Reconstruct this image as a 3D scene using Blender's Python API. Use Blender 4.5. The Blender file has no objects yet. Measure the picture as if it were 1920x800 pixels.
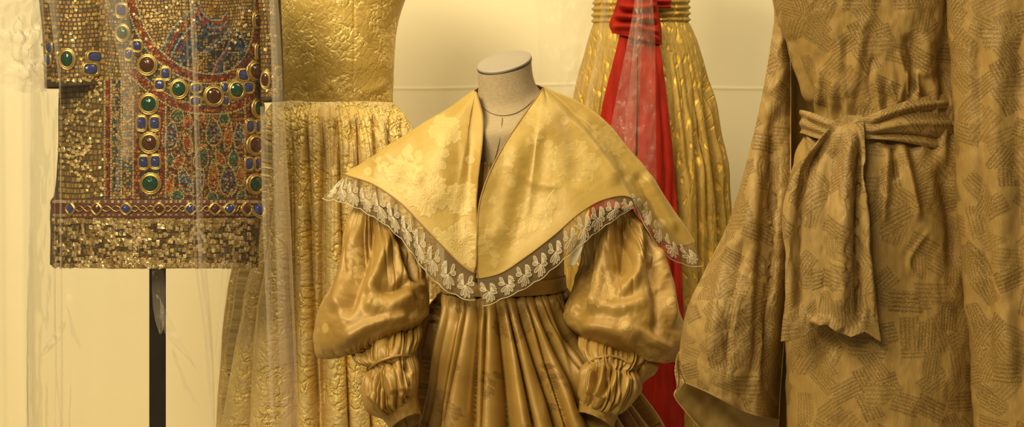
import bpy, math, random
import numpy as np
from mathutils import Vector, Matrix

RND = random.Random(11)
NR = np.random.RandomState(5)
C = bpy.context.scene.collection
F, HX, HY, CZ = 2375.0, 960.0, 250.0, 1.36      # lens in pixels of a 1920 wide frame, horizon, camera height


def W(px, py, Y):
    """point at distance Y along the line of sight (px, py)"""
    return np.stack([(np.asarray(px, float) - HX) * Y / F, np.asarray(Y, float) + 0 * np.asarray(px, float),
                     CZ - (np.asarray(py, float) - HY) * Y / F], -1)


def proj(P):
    return HX + P[..., 0] * F / P[..., 1], HY - (P[..., 2] - CZ) * F / P[..., 1]


# ------------------------------------------------------------------ numeric helpers
def spline(K, V, t):
    K = np.asarray(K, float); V = np.asarray(V, float); t = np.clip(np.asarray(t, float), K[0], K[-1])
    if len(K) == 2:
        a = ((t - K[0]) / (K[1] - K[0]))
        return V[0] + (V[1] - V[0]) * a.reshape(a.shape + (1,) * (V.ndim - 1))
    d = np.diff(V, axis=0) / np.diff(K).reshape((-1,) + (1,) * (V.ndim - 1))
    m = np.empty_like(V)
    m[0] = d[0]; m[-1] = d[-1]
    h = np.diff(K).reshape((-1,) + (1,) * (V.ndim - 1))
    m[1:-1] = (d[:-1] * h[1:] + d[1:] * h[:-1]) / (h[1:] + h[:-1])
    i = np.clip(np.searchsorted(K, t, side='right') - 1, 0, len(K) - 2)
    hh = (K[i + 1] - K[i]); x = (t - K[i]) / hh
    sh = x.shape + (1,) * (V.ndim - 1)
    x = x.reshape(sh); hh = hh.reshape(sh)
    return ((2 * x**3 - 3 * x**2 + 1) * V[i] + (x**3 - 2 * x**2 + x) * hh * m[i]
            + (-2 * x**3 + 3 * x**2) * V[i + 1] + (x**3 - x**2) * hh * m[i + 1])


def curve(pts, n):
    pts = np.asarray(pts, float)
    K = np.concatenate([[0], np.cumsum(np.linalg.norm(np.diff(pts[:, :2], axis=0), axis=1) + 1e-6)])
    return spline(K, pts, np.linspace(0, K[-1], n))


def _h(ix, iy, iz, s):
    n = (ix.astype(np.int64) * 374761393 + iy.astype(np.int64) * 668265263 + iz.astype(np.int64) * 1442695041 + s * 974711) & 0xFFFFFFFF
    n = ((n ^ (n >> 13)) * 1274126177) & 0xFFFFFFFF
    n = n ^ (n >> 16)
    return (n & 0xFFFFFF) / float(0xFFFFFF) * 2 - 1


def noise(x, y, z=None, seed=0):
    if z is None:
        z = np.zeros_like(x)
    x, y, z = np.broadcast_arrays(x, y, z)
    ix, iy, iz = np.floor(x), np.floor(y), np.floor(z)
    fx, fy, fz = x - ix, y - iy, z - iz
    fx, fy, fz = [f * f * f * (f * (f * 6 - 15) + 10) for f in (fx, fy, fz)]
    r = 0
    for a in (0, 1):
        for b in (0, 1):
            for c in (0, 1):
                r = r + _h(ix + a, iy + b, iz + c, seed) * (fx if a else 1 - fx) * (fy if b else 1 - fy) * (fz if c else 1 - fz)
    return r


def fbm(x, y, z=None, seed=0, o=3):
    r, a = 0, 1.0
    for k in range(o):
        r = r + a * noise(x * 2**k, y * 2**k, None if z is None else z * 2**k, seed + k * 7)
        a *= .5
    return r


def sstep(a, b, x):
    t = np.clip((x - a) / (b - a), 0, 1)
    return t * t * (3 - 2 * t)


# ------------------------------------------------------------------ surfaces
class Tube:
    """closed loft; a ring is (Lx, Ly, Rx, Ry, Y, b[, tilt]) with the side points in pixels at distance Y, b the half depth in metres,
    tilt how far (pixels) the front of the ring is raised"""

    def __init__(s, rings, nu=200, nv=120, pw=1.0, front=.55):
        R_ = np.array([tuple(r) + (0,) * (7 - len(r)) for r in rings], float)
        cen = np.stack([(R_[:, 0] + R_[:, 2]) / 2, (R_[:, 1] + R_[:, 3]) / 2], 1)
        side = np.linalg.norm(np.diff(R_[:, :4], axis=0), axis=1)
        s.K = np.concatenate([[0], np.cumsum(side + 1e-3)])
        s.R = R_
        s.t = np.linspace(0, s.K[-1], nv)
        s.row = spline(s.K, R_, s.t)
        u = np.linspace(-1, 1, nu)
        s.phi = math.pi * (front * u + (1 - front) * u**3)
        sn, cs = np.sin(s.phi), np.cos(s.phi)
        if pw != 1.0:
            sn = np.sign(sn) * np.abs(sn)**pw; cs = np.sign(cs) * np.abs(cs)**pw
        L = W(s.row[:, 0], s.row[:, 1], s.row[:, 4]); Rr = W(s.row[:, 2], s.row[:, 3], s.row[:, 4])
        Cc, A = (L + Rr) / 2, (Rr - L) / 2
        B = np.zeros_like(A); B[:, 1] = -s.row[:, 5]; B[:, 2] = s.row[:, 6] * s.row[:, 4] / F
        s.P = Cc[:, None] + A[:, None] * sn[None, :, None] + B[:, None] * cs[None, :, None]
        s.cen = Cc
        s.PHI = np.broadcast_to(s.phi, s.P.shape[:2])
        s.T = np.broadcast_to((s.t / s.t[-1])[:, None], s.P.shape[:2])

    def at(s, px, py, off=0.0):
        """point and outward normal on the undeformed front for upright tubes"""
        px = np.asarray(px, float); py = np.asarray(py, float)
        cy = (s.row[:, 1] + s.row[:, 3]) / 2
        L = np.interp(py, cy, s.row[:, 0]); R_ = np.interp(py, cy, s.row[:, 2])
        Y0 = np.interp(py, cy, s.row[:, 4]); b = np.interp(py, cy, s.row[:, 5])
        c, h = (L + R_) / 2, (R_ - L) / 2
        Yp = Y0 - b
        for _ in range(5):                                   # meet the sight line exactly
            q = np.clip((HX + (px - HX) * Yp / Y0 - c) / h, -.999, .999)
            co = np.sqrt(1 - q * q)
            Yp = Y0 - b * co
        hm = h * Y0 / F
        N = np.stack([q / hm, -co / b, 0 * q], -1)
        N /= np.linalg.norm(N, axis=-1, keepdims=True)
        P = np.stack([(px - HX) * Yp / F, Yp, CZ - (py - HY) * Yp / F], -1) + N * off
        return P, N


def normals(P, outward=None):
    du = np.gradient(P, axis=1); dv = np.gradient(P, axis=0)
    n = np.cross(du, dv)
    n /= (np.linalg.norm(n, axis=-1, keepdims=True) + 1e-12)
    ref = (P - outward) if outward is not None else np.broadcast_to(np.array([0, -1., 0]), P.shape)
    if np.sum(n * ref) < 0:
        n = -n
    return n


def polydist(px, py, pts):
    """distance to polyline, signed side and position along it (0..1)"""
    pts = np.asarray(pts, float)
    L = np.linalg.norm(np.diff(pts, axis=0), axis=1); cum = np.concatenate([[0], np.cumsum(L)])
    best = np.full(px.shape, 1e9); side = np.zeros(px.shape); al = np.zeros(px.shape)
    for i in range(len(pts) - 1):
        a, d = pts[i], pts[i + 1] - pts[i]
        t = np.clip(((px - a[0]) * d[0] + (py - a[1]) * d[1]) / (d @ d + 1e-9), 0, 1)
        ex, ey = px - a[0] - t * d[0], py - a[1] - t * d[1]
        dd = np.hypot(ex, ey); m = dd < best
        best = np.where(m, dd, best)
        side = np.where(m, np.sign(d[0] * ey - d[1] * ex), side)
        al = np.where(m, (cum[i] + t * L[i]) / cum[-1], al)
    return best, side, al


def sculpt(P, strokes, N=None, outward=None, scale=1.0):
    """press folds into a cloth: stroke = (points, width px, height m[, kind]); kinds: r ridge or valley, f a fold with one steep side
    (steep on the side of a positive cross product), s a step"""
    if N is None:
        N = normals(P, outward)
    px, py = proj(P)
    face = sstep(-.05, .35, -N[..., 1])
    D = np.zeros(px.shape)
    for st in strokes:
        pts, w, amp = st[:3]; kind = st[3] if len(st) > 3 else 'r'
        pa = np.asarray(pts, float)
        m = (px > pa[:, 0].min() - 5 * w) & (px < pa[:, 0].max() + 5 * w) & (py > pa[:, 1].min() - 5 * w) & (py < pa[:, 1].max() + 5 * w)
        if not m.any():
            continue
        d, sd, al = polydist(px[m], py[m], curve(pa, max(8, 4 * len(pa))) if len(pa) > 2 else pa)
        tp = sstep(0, .18, al) * sstep(0, .18, 1 - al)
        if kind == 'r0':
            tp = sstep(0, .18, 1 - al)
        if kind in ('r1', 'f'):
            tp = .15 + .85 * sstep(0, .12, al) * sstep(-.05, .1, 1 - al) if kind == 'f' else sstep(0, .18, al)
        if kind == 'f':
            q = sd * d / w
            v = np.where(q > 0, -.7 * np.exp(-q * 2.2), np.exp(-np.abs(q) * .9) * (1 - 1.7 * np.exp(-np.abs(q) * 6)))
        else:
            v = np.exp(-(d / w)**2)
        D[m] += amp * v * tp
    return P + N * (D * face * scale)[..., None]


def uv_arc(P):
    du = np.linalg.norm(np.diff(P, axis=1), axis=-1)
    U = np.concatenate([np.zeros((P.shape[0], 1)), np.cumsum(du, 1)], 1)
    U = U - U[:, [P.shape[1] // 2]]
    dv = np.linalg.norm(np.diff(P, axis=0), axis=-1).mean(1)
    V = np.concatenate([[0], np.cumsum(dv)])
    return np.stack([U, np.broadcast_to(V[:, None], U.shape)], -1)


# ------------------------------------------------------------------ scene helpers
BASE = {}


def props(o, label=None, cat=None, group=None, kind=None):
    if label: o['label'] = label
    if cat: o['category'] = cat
    if group: o['group'] = group
    if kind: o['kind'] = kind


def thing(name, label, cat, loc, group=None):
    o = bpy.data.objects.new(name, None); C.objects.link(o)
    o.location = loc; o.empty_display_size = .1
    BASE[o.name] = np.array(loc, float)
    props(o, label, cat, group)
    return o


def link(name, me, parent=None, mats=()):
    o = bpy.data.objects.new(name, me); C.objects.link(o)
    for m in mats:
        me.materials.append(m)
    if parent is not None:
        o.parent = parent
        BASE[o.name] = BASE[parent.name]
    else:
        BASE[o.name] = np.zeros(3)
    return o


def raw_mesh(name, V, faces, smooth=True):
    me = bpy.data.meshes.new(name)
    V = np.asarray(V, np.float32)
    me.vertices.add(len(V)); me.vertices.foreach_set('co', V.ravel())
    if isinstance(faces, np.ndarray):
        k = faces.shape[1]; nf = len(faces)
        me.loops.add(nf * k); me.loops.foreach_set('vertex_index', faces.astype(np.int32).ravel())
        me.polygons.add(nf); me.polygons.foreach_set('loop_start', np.arange(0, nf * k, k, dtype=np.int32))
        me.polygons.foreach_set('loop_total', np.full(nf, k, np.int32))
    else:
        tot = [len(f) for f in faces]
        me.loops.add(sum(tot)); me.loops.foreach_set('vertex_index', np.array([i for f in faces for i in f], np.int32))
        me.polygons.add(len(faces)); me.polygons.foreach_set('loop_start', np.concatenate([[0], np.cumsum(tot)[:-1]]).astype(np.int32))
        me.polygons.foreach_set('loop_total', np.array(tot, np.int32))
    me.polygons.foreach_set('use_smooth', np.full(len(me.polygons), smooth, bool))
    me.update(calc_edges=True)
    return me


def gridmesh(name, P, mat, parent=None, uv=None, pat=None, thick=0.0, keep=None):
    nv, nu = P.shape[:2]
    i = np.arange(nv * nu).reshape(nv, nu)
    f = np.stack([i[:-1, :-1], i[:-1, 1:], i[1:, 1:], i[1:, :-1]], -1).reshape(-1, 4)
    if keep is not None:
        f = f[keep.reshape(-1)]
    off = BASE[parent.name] if parent is not None else np.zeros(3)
    me = raw_mesh(name, (P - off).reshape(-1, 3), f)
    if uv is None:
        uv = uv_arc(P)
    lay = me.uv_layers.new(name='UVMap')
    lay.data.foreach_set('uv', uv.reshape(-1, 2)[f.ravel()].astype(np.float32).ravel())
    if pat is not None:
        a = me.attributes.new('pat', 'FLOAT', 'POINT'); a.data.foreach_set('value', pat.astype(np.float32).ravel())
    o = link(name, me, parent, (mat,))
    if thick:
        m = o.modifiers.new('Solidify', 'SOLIDIFY'); m.thickness = thick; m.offset = 0; m.use_rim = True
    return o


def sweep(pts, r, k=6, closed=False):
    """tube along a 3-D polyline, returns V, F"""
    pts = np.asarray(pts, float); n = len(pts)
    if closed:
        t = np.roll(pts, -1, 0) - np.roll(pts, 1, 0)
    else:
        t = np.gradient(pts, axis=0)
    t /= np.linalg.norm(t, axis=1, keepdims=True) + 1e-12
    up = np.array([0.03, -1, 0.05]); a = np.cross(t, up); a /= np.linalg.norm(a, axis=1, keepdims=True) + 1e-12
    b = np.cross(t, a)
    r = np.broadcast_to(np.asarray(r, float), (n,))
    an = np.linspace(0, 2 * math.pi, k, endpoint=False)
    V = pts[:, None] + r[:, None, None] * (a[:, None] * np.cos(an)[None, :, None] + b[:, None] * np.sin(an)[None, :, None])
    Fc = []
    for i in range(n if closed else n - 1):
        j = (i + 1) % n
        for q in range(k):
            Fc.append((i * k + q, i * k + (q + 1) % k, j * k + (q + 1) % k, j * k + q))
    if not closed:
        Fc.append(tuple(range(k))); Fc.append(tuple((n - 1) * k + q for q in range(k)))
    return V.reshape(-1, 3), Fc


def merge(pieces):
    V, Fc, o = [], [], 0
    for v, f in pieces:
        V.append(v); Fc += [tuple(i + o for i in q) for q in f]; o += len(v)
    return np.concatenate(V), Fc


def rawobj(name, pieces, mat, parent=None, smooth=True):
    V, Fc = merge(pieces)
    off = BASE[parent.name] if parent is not None else np.zeros(3)
    return link(name, raw_mesh(name, V - off, Fc, smooth), parent, (mat,))


# ------------------------------------------------------------------ materials
class NT:
    def __init__(s, name):
        s.m = bpy.data.materials.new(name); s.m.use_nodes = True
        s.t = s.m.node_tree; s.t.nodes.clear()
        s.out = s.n('ShaderNodeOutputMaterial')

    def n(s, typ, **kw):
        nd = s.t.nodes.new(typ)
        for k, v in kw.items():
            if k == 'i':
                for a, b in v.items():
                    s.put(nd.inputs[a], b)
            else:
                setattr(nd, k, v)
        return nd

    def put(s, sock, v):
        if isinstance(v, bpy.types.NodeSocket):
            s.t.links.new(v, sock)
        elif isinstance(v, bpy.types.Node):
            s.t.links.new(v.outputs[0], sock)
        else:
            if isinstance(v, tuple) and len(v) == 3 and sock.type == 'RGBA':
                v = v + (1,)
            sock.default_value = v

    def math(s, op, a, b=None, c=None, clamp=False):
        nd = s.n('ShaderNodeMath', operation=op, use_clamp=clamp)
        for k, v in enumerate((a, b, c)):
            if v is not None:
                s.put(nd.inputs[k], v)
        return nd.outputs[0]

    def mix(s, fac, a, b):
        nd = s.n('ShaderNodeMix', data_type='RGBA')
        s.put(nd.inputs[0], fac); s.put(nd.inputs[6], a); s.put(nd.inputs[7], b)
        return nd.outputs[2]

    def lerp(s, fac, a, b):
        nd = s.n('ShaderNodeMix', data_type='FLOAT')
        s.put(nd.inputs[0], fac); s.put(nd.inputs[2], a); s.put(nd.inputs[3], b)
        return nd.outputs[0]

    def ramp(s, fac, a, b):
        return s.n('ShaderNodeMapRange', clamp=True, interpolation_type='SMOOTHSTEP', i={0: fac, 1: a, 2: b}).outputs[0]

    def noise(s, vec, scale, detail=2, rough=.5, dist=0.0, typ='FBM'):
        nd = s.n('ShaderNodeTexNoise', i={'Vector': vec, 'Scale': scale, 'Detail': detail, 'Roughness': rough, 'Distortion': dist})
        return nd

    def uv(s):
        return s.n('ShaderNodeUVMap', uv_map='UVMap').outputs[0]

    def mapped(s, vec, scale=(1, 1, 1), rot=(0, 0, 0), loc=(0, 0, 0)):
        return s.n('ShaderNodeMapping', i={0: vec, 1: loc, 2: rot, 3: scale}).outputs[0]

    def attr(s, name):
        return s.n('ShaderNodeAttribute', attribute_name=name)

    def bump(s, h, strength, dist, normal=None):
        nd = s.n('ShaderNodeBump', i={'Height': h, 'Strength': strength, 'Distance': dist})
        if normal is not None:
            s.put(nd.inputs['Normal'], normal)
        return nd.outputs[0]

    def pbr(s, **kw):
        nd = s.n('ShaderNodeBsdfPrincipled')
        for k, v in kw.items():
            s.put(nd.inputs[k.replace('_', ' ')], v)
        s.t.links.new(nd.outputs[0], s.out.inputs[0])
        return nd


def m_plain(name, col, rough=.6, metal=0.0, **kw):
    t = NT(name); t.pbr(Base_Color=col, Roughness=rough, Metallic=metal, **kw); return t.m


def m_satin(name, col, light, dark, metal=.35, rough=.36, wr=.5, patmix=.55):
    """figured satin: woven flowers come from the cloth's own pattern attribute"""
    t = NT(name); uv = t.uv(); pat = t.attr('pat').outputs['Fac']
    big = t.noise(uv, 9, 3).outputs[0]
    c = t.mix(t.ramp(big, .3, .75), dark, col)
    c = t.mix(t.math('MULTIPLY', pat, patmix), c, light)
    weave = t.n('ShaderNodeTexWave', wave_type='BANDS', bands_direction='X', i={'Vector': uv, 'Scale': 420, 'Distortion': 1.2, 'Detail': 1}).outputs[1]
    cr = t.noise(t.mapped(uv, (1, .7, 1)), 38, 3, .55, .6).outputs[0]
    h = t.math('ADD', t.math('MULTIPLY', cr, .8), t.math('MULTIPLY', weave, .05))
    h = t.math('ADD', h, t.math('MULTIPLY', pat, .35))
    nb = t.bump(h, wr, .004)
    t.pbr(Base_Color=c, Metallic=metal, Roughness=t.lerp(pat, rough, rough + .12), Normal=nb, Specular_IOR_Level=.5)
    return t.m


def m_brocade(name, ground, gold, scale=1.0, bumpd=.006, metal=.65):
    """lame cloque: raised crinkled gold leaf work on a matter ground"""
    t = NT(name); uv = t.uv(); pat = t.attr('pat').outputs['Fac']
    wob = t.noise(uv, 22 * scale, 3).outputs[1]
    v2 = t.n('ShaderNodeVectorMath', operation='MULTIPLY_ADD', i={0: wob, 1: (.05 / scale,) * 3, 2: uv}).outputs[0]
    vor = t.n('ShaderNodeTexVoronoi', feature='DISTANCE_TO_EDGE', i={'Vector': t.mapped(v2, (1, .6, 1)), 'Scale': 62 * scale}).outputs[0]
    cr = t.math('SUBTRACT', 1, t.ramp(vor, 0, .22))
    fine = t.noise(uv, 190 * scale, 2).outputs[0]
    vein = t.math('MULTIPLY', cr, t.lerp(pat, .3, 1.0))
    c = t.mix(t.ramp(t.math('ADD', t.math('MULTIPLY', pat, .75), t.math('MULTIPLY', vein, .45)), .1, .95), ground, gold)
    h = t.math('ADD', t.math('MULTIPLY', vein, .9), t.math('MULTIPLY', pat, .35))
    h = t.math('ADD', h, t.math('MULTIPLY', fine, .22))
    t.pbr(Base_Color=c, Metallic=t.lerp(pat, metal * .55, metal), Roughness=t.lerp(pat, .5, .3), Normal=t.bump(h, .9, bumpd))
    return t.m


def m_leafgold(name, ground, gold):
    """gold cloth with loose raised leaf flecks hanging downwards"""
    t = NT(name); uv = t.uv()
    wob = t.noise(uv, 14, 2).outputs[1]
    v2 = t.n('ShaderNodeVectorMath', operation='MULTIPLY_ADD', i={0: wob, 1: (.05,) * 3, 2: uv}).outputs[0]
    m_ = None
    hh = None
    for sc, off in ((34, 0), (50, 3.3)):
        v = t.mapped(v2, (sc, sc * .42, 1), (0, 0, .15), (off, off * .7, 0))
        vo = t.n('ShaderNodeTexVoronoi', voronoi_dimensions='2D', feature='F1', i={'Vector': v, 'Scale': 1.0, 'Randomness': 1.0})
        k = t.math('SUBTRACT', 1, t.ramp(vo.outputs[0], .08, .27))
        k = t.math('MULTIPLY', k, t.math('GREATER_THAN', t.n('ShaderNodeSeparateColor', i={0: vo.outputs[1]}).outputs[0], .5))
        m_ = k if m_ is None else t.math('MAXIMUM', m_, k)
    cr = t.noise(t.mapped(uv, (1, .4, 1)), 75, 3, .6, 1.5).outputs[0]
    c = t.mix(m_, t.mix(t.ramp(cr, .35, .7), ground, tuple(x * 1.35 for x in ground)), gold)
    h = t.math('ADD', t.math('MULTIPLY', m_, .9), t.math('MULTIPLY', cr, .6))
    t.pbr(Base_Color=c, Metallic=t.lerp(m_, .12, .35), Roughness=t.lerp(m_, .6, .42), Normal=t.bump(h, .7, .004))
    return t.m


def m_hatch(name, col, line, glint, rough=.58):
    """robe cloth: scattered woven rectangles filled with fine parallel lines"""
    t = NT(name); uv = t.uv()
    tot, halo = None, None
    for k, (sc, off, hw, hh_, fr) in enumerate(((18, (0, 0), .46, .29, 60), (16.5, (5.3, 2.1), .50, .28, 56), (20, (9.1, 7.7), .46, .30, 62))):
        v = t.mapped(uv, (sc, sc, 1), (0, 0, .3 * k), (off[0], off[1], 0))
        vo = t.n('ShaderNodeTexVoronoi', voronoi_dimensions='2D', feature='F1', i={'Vector': v, 'Scale': 1.0, 'Randomness': .75})
        loc = t.n('ShaderNodeVectorMath', operation='SUBTRACT', i={0: v, 1: vo.outputs['Position']}).outputs[0]
        sepc = t.n('ShaderNodeSeparateColor', i={0: vo.outputs[1]})
        rot = t.n('ShaderNodeVectorRotate', rotation_type='Z_AXIS', i={'Vector': loc, 'Angle': t.math('MULTIPLY', sepc.outputs[0], 6.28)}).outputs[0]
        sp = t.n('ShaderNodeSeparateXYZ', i={0: rot})
        inside = t.math('MULTIPLY', t.math('LESS_THAN', t.math('ABSOLUTE', sp.outputs[0]), hw), t.math('LESS_THAN', t.math('ABSOLUTE', sp.outputs[1]), hh_))
        inside = t.math('MULTIPLY', inside, t.math('GREATER_THAN', sepc.outputs[1], (.05, .35, .5)[k]))
        ln = t.ramp(t.math('SINE', t.math('MULTIPLY', sp.outputs[1], fr)), -.3, .6)
        w_ = t.lerp(sepc.outputs[2], .5, 1.0)
        a = t.math('MULTIPLY', t.math('MULTIPLY', inside, ln), w_)
        tot = a if tot is None else t.math('ADD', t.math('MULTIPLY', tot, t.math('SUBTRACT', 1, inside)), a)
        hl = t.math('MULTIPLY', inside, w_)
        halo = hl if halo is None else t.math('MAXIMUM', halo, hl)
    slub = t.noise(t.mapped(uv, (30, 4, 1)), 14, 3, .6, .4).outputs[0]
    c = t.mix(t.ramp(slub, .3, .75), col, tuple(min(1, x * 1.22) for x in col))
    c = t.mix(t.math('MULTIPLY', halo, .36), c, line)
    c = t.mix(t.math('MULTIPLY', tot, .6), c, line)
    gl = t.math('MULTIPLY', t.math('GREATER_THAN', t.noise(uv, 520, 1).outputs[0], .62), t.math('ADD', halo, .25))
    c = t.mix(t.math('MULTIPLY', gl, .4), c, glint)
    cr = t.noise(t.mapped(uv, (2.6, .5, 1)), 30, 4, .6, .6).outputs[0]
    h = t.math('ADD', t.math('MULTIPLY', cr, .8), t.math('MULTIPLY', tot, -.12))
    t.pbr(Base_Color=c, Metallic=.06, Roughness=rough, Normal=t.bump(h, .5, .0022), Specular_IOR_Level=.3)
    return t.m


def m_plastic(name, haze=.08, tint=(.9, .86, .78), rough=.14, gloss=.85, crinkle=.5, sc=9):
    t = NT(name)
    tc = t.n('ShaderNodeTexCoord').outputs['Object']
    n1 = t.noise(t.mapped(tc, (1, 1, .45)), sc, 4, .55, 1.2).outputs[0]
    nb = t.bump(n1, crinkle, .03)
    tr = t.n('ShaderNodeBsdfTransparent', i={0: (.97, .965, .95, 1)})
    df = t.n('ShaderNodeBsdfDiffuse', i={0: tint + (1,), 'Normal': nb})
    tl = t.n('ShaderNodeBsdfTranslucent', i={0: tint + (1,), 'Normal': nb})
    hz = t.n('ShaderNodeMixShader', i={0: .45, 1: df, 2: tl})
    lw = t.n('ShaderNodeLayerWeight', i={0: .25, 'Normal': nb})
    graz = t.n('ShaderNodeLayerWeight', i={0: .5})
    hf = t.math('ADD', haze, t.math('MULTIPLY', t.math('POWER', graz.outputs['Facing'], 3.0), .28))
    a = t.n('ShaderNodeMixShader', i={0: hf, 1: tr, 2: hz})
    gl = t.n('ShaderNodeBsdfGlossy', i={0: (1, .98, .94, 1), 'Roughness': rough, 'Normal': nb})
    b = t.n('ShaderNodeMixShader', i={0: t.math('MULTIPLY', lw.outputs['Fresnel'], gloss), 1: a, 2: gl})
    t.t.links.new(b.outputs[0], t.out.inputs[0])
    return t.m


def m_sheer(name, col, alpha):
    t = NT(name)
    tr = t.n('ShaderNodeBsdfTransparent', i={0: (1, 1, 1, 1)})
    df = t.n('ShaderNodeBsdfDiffuse', i={0: col + (1,)})
    a = t.n('ShaderNodeMixShader', i={0: alpha, 1: tr, 2: df})
    t.t.links.new(a.outputs[0], t.out.inputs[0])
    return t.m


def m_linen(name, col, scale=900, bump=.25):
    t = NT(name); tc = t.n('ShaderNodeTexCoord').outputs['Object']
    a = t.noise(t.mapped(tc, (scale, scale, scale * .12)), 1, 2).outputs[0]
    b = t.noise(t.mapped(tc, (scale * .12, scale * .12, scale)), 1, 2).outputs[0]
    h = t.math('ADD', a, b)
    big = t.noise(tc, 9, 3).outputs[0]
    c = t.mix(t.ramp(h, .7, 1.3), tuple(x * .82 for x in col), tuple(x * 1.08 for x in col))
    c = t.mix(t.math('MULTIPLY', t.ramp(big, .35, .7), .25), c, tuple(x * .8 for x in col))
    t.pbr(Base_Color=c, Roughness=.85, Normal=t.bump(h, bump, .0015))
    return t.m


def m_vcol(name, rough=.3, metal=.5):
    t = NT(name); a = t.attr('Col')
    tc = t.n('ShaderNodeTexCoord').outputs['Object']
    n = t.noise(tc, 260, 2).outputs[0]
    c = t.mix(t.ramp(n, .3, .7), a.outputs['Color'], t.mix(.35, a.outputs['Color'], (0.02, .012, .004)))
    t.pbr(Base_Color=c, Roughness=rough, Metallic=metal, Normal=t.bump(n, .3, .002))
    return t.m


def m_velvet(name, col):
    t = NT(name); uv = t.uv()
    n = t.noise(t.mapped(uv, (1, .25, 1)), 40, 3).outputs[0]
    c = t.mix(t.ramp(n, .3, .7), tuple(x * .7 for x in col), col)
    t.pbr(Base_Color=c, Roughness=.8, Specular_IOR_Level=.2, Normal=t.bump(n, .2, .003))
    return t.m


def m_wall(name, col):
    t = NT(name); tc = t.n('ShaderNodeTexCoord').outputs['Object']
    w = t.noise(t.mapped(tc, (240, 240, 240)), 1, 3).outputs[0]
    b = t.noise(tc, 1.6, 3).outputs[0]
    c = t.mix(t.ramp(b, .25, .75), tuple(x * .965 for x in col), col)
    t.pbr(Base_Color=c, Roughness=.9, Normal=t.bump(w, .12, .002))
    return t.m


M = dict(
    wall=m_wall('cream cotton sheet', (.82, .74, .515)),
    floor=m_plain('grey floor', (.32, .28, .22), .5),
    satin_collar=m_satin('gold satin collar', (.52, .36, .09), (.72, .56, .24), (.43, .28, .06), .08, .42, .26, .72),
    satin=m_satin('gold brown satin', (.41, .25, .058), (.12, .062, .012), (.30, .17, .034), .12, .41, .34, .8),
    satin_sl=m_satin('gold brown satin sleeve', (.44, .275, .068), (.60, .42, .14), (.32, .185, .04), .12, .42, .36, .75),
    piping=m_plain('gold piping cord', (.33, .20, .05), .6, .1),
    lining=m_plain('sleeve inside', (.14, .085, .03), .8),
    lace_fill=m_sheer('cream lace ground', (.66, .56, .38), .5),
    lace=m_plain('cream lace thread', (.66, .56, .38), .7),
    net=m_sheer('brown net', (.30, .22, .12), .40),
    linen=m_linen('linen', (.42, .32, .185)),
    capm=m_plain('grey neck cap', (.35, .295, .22), .5, .05),
    caprim=m_plain('dark neck cap rim', (.05, .04, .03), .5),
    seam=m_plain('brown seam thread', (.16, .11, .06), .8),
    broc=m_brocade('gold brocade', (.74, .55, .22), (.90, .66, .19), 1.0, .0045, .25),
    brocb=m_brocade('gold brocade bodice', (.55, .375, .09), (.82, .61, .19), 1.0, .0028, .2),
    leaf=m_leafgold('gold leaf cloth', (.37, .235, .042), (.74, .46, .06)),
    red=m_velvet('red velvet', (.40, .017, .006)),
    hatch=m_hatch('olive gold hatched cloth', (.31, .193, .056), (.11, .062, .016), (.75, .5, .14)),
    hatchs=m_hatch('pale gold hatched cloth', (.33, .212, .07), (.115, .066, .019), (.75, .5, .14)),
    robelin=m_plain('gold silk lining', (.42, .27, .08), .5, .05),
    black=m_plain('black metal', (.004, .0035, .003), .8, 0, Specular_IOR_Level=.1),
    dark=m_plain('dark brown cloth', (.055, .032, .012), .8),
    maroon=m_plain('maroon cloth', (.085, .02, .012), .75),
    tess=m_vcol('mosaic beads', .34, .35),
    sequin=m_vcol('square metal sequins', .3, .4),
    bezel=m_plain('antique gold bezel', (.55, .38, .12), .34, .85),
    plastic=m_plastic('clear plastic', .026, (.96, .89, .77), .2, .16, .14),
    film_fold=m_plastic('doubled clear plastic', .16, (.96, .89, .77), .2, .2, .12),
    plastic2=m_plastic('milky plastic', .15, (.95, .88, .76), .25, .16, .12, 9),
    plastic3=m_plastic('clear plastic over sash', .13, (.93, .82, .72), .16, .6, .5, 16),
    torn=m_plastic('grey torn plastic', .36, (.55, .50, .42), .2, .7, .5, 30),
)
for k, c in dict(green=(.0, .045, .024), brown=(.06, .016, .006), blue=(.03, .04, .17), darkred=(.07, .012, .008)).items():
    M['gem_' + k] = m_plain(k + ' glass', c, .05, 0.0, Specular_IOR_Level=.6)


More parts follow.
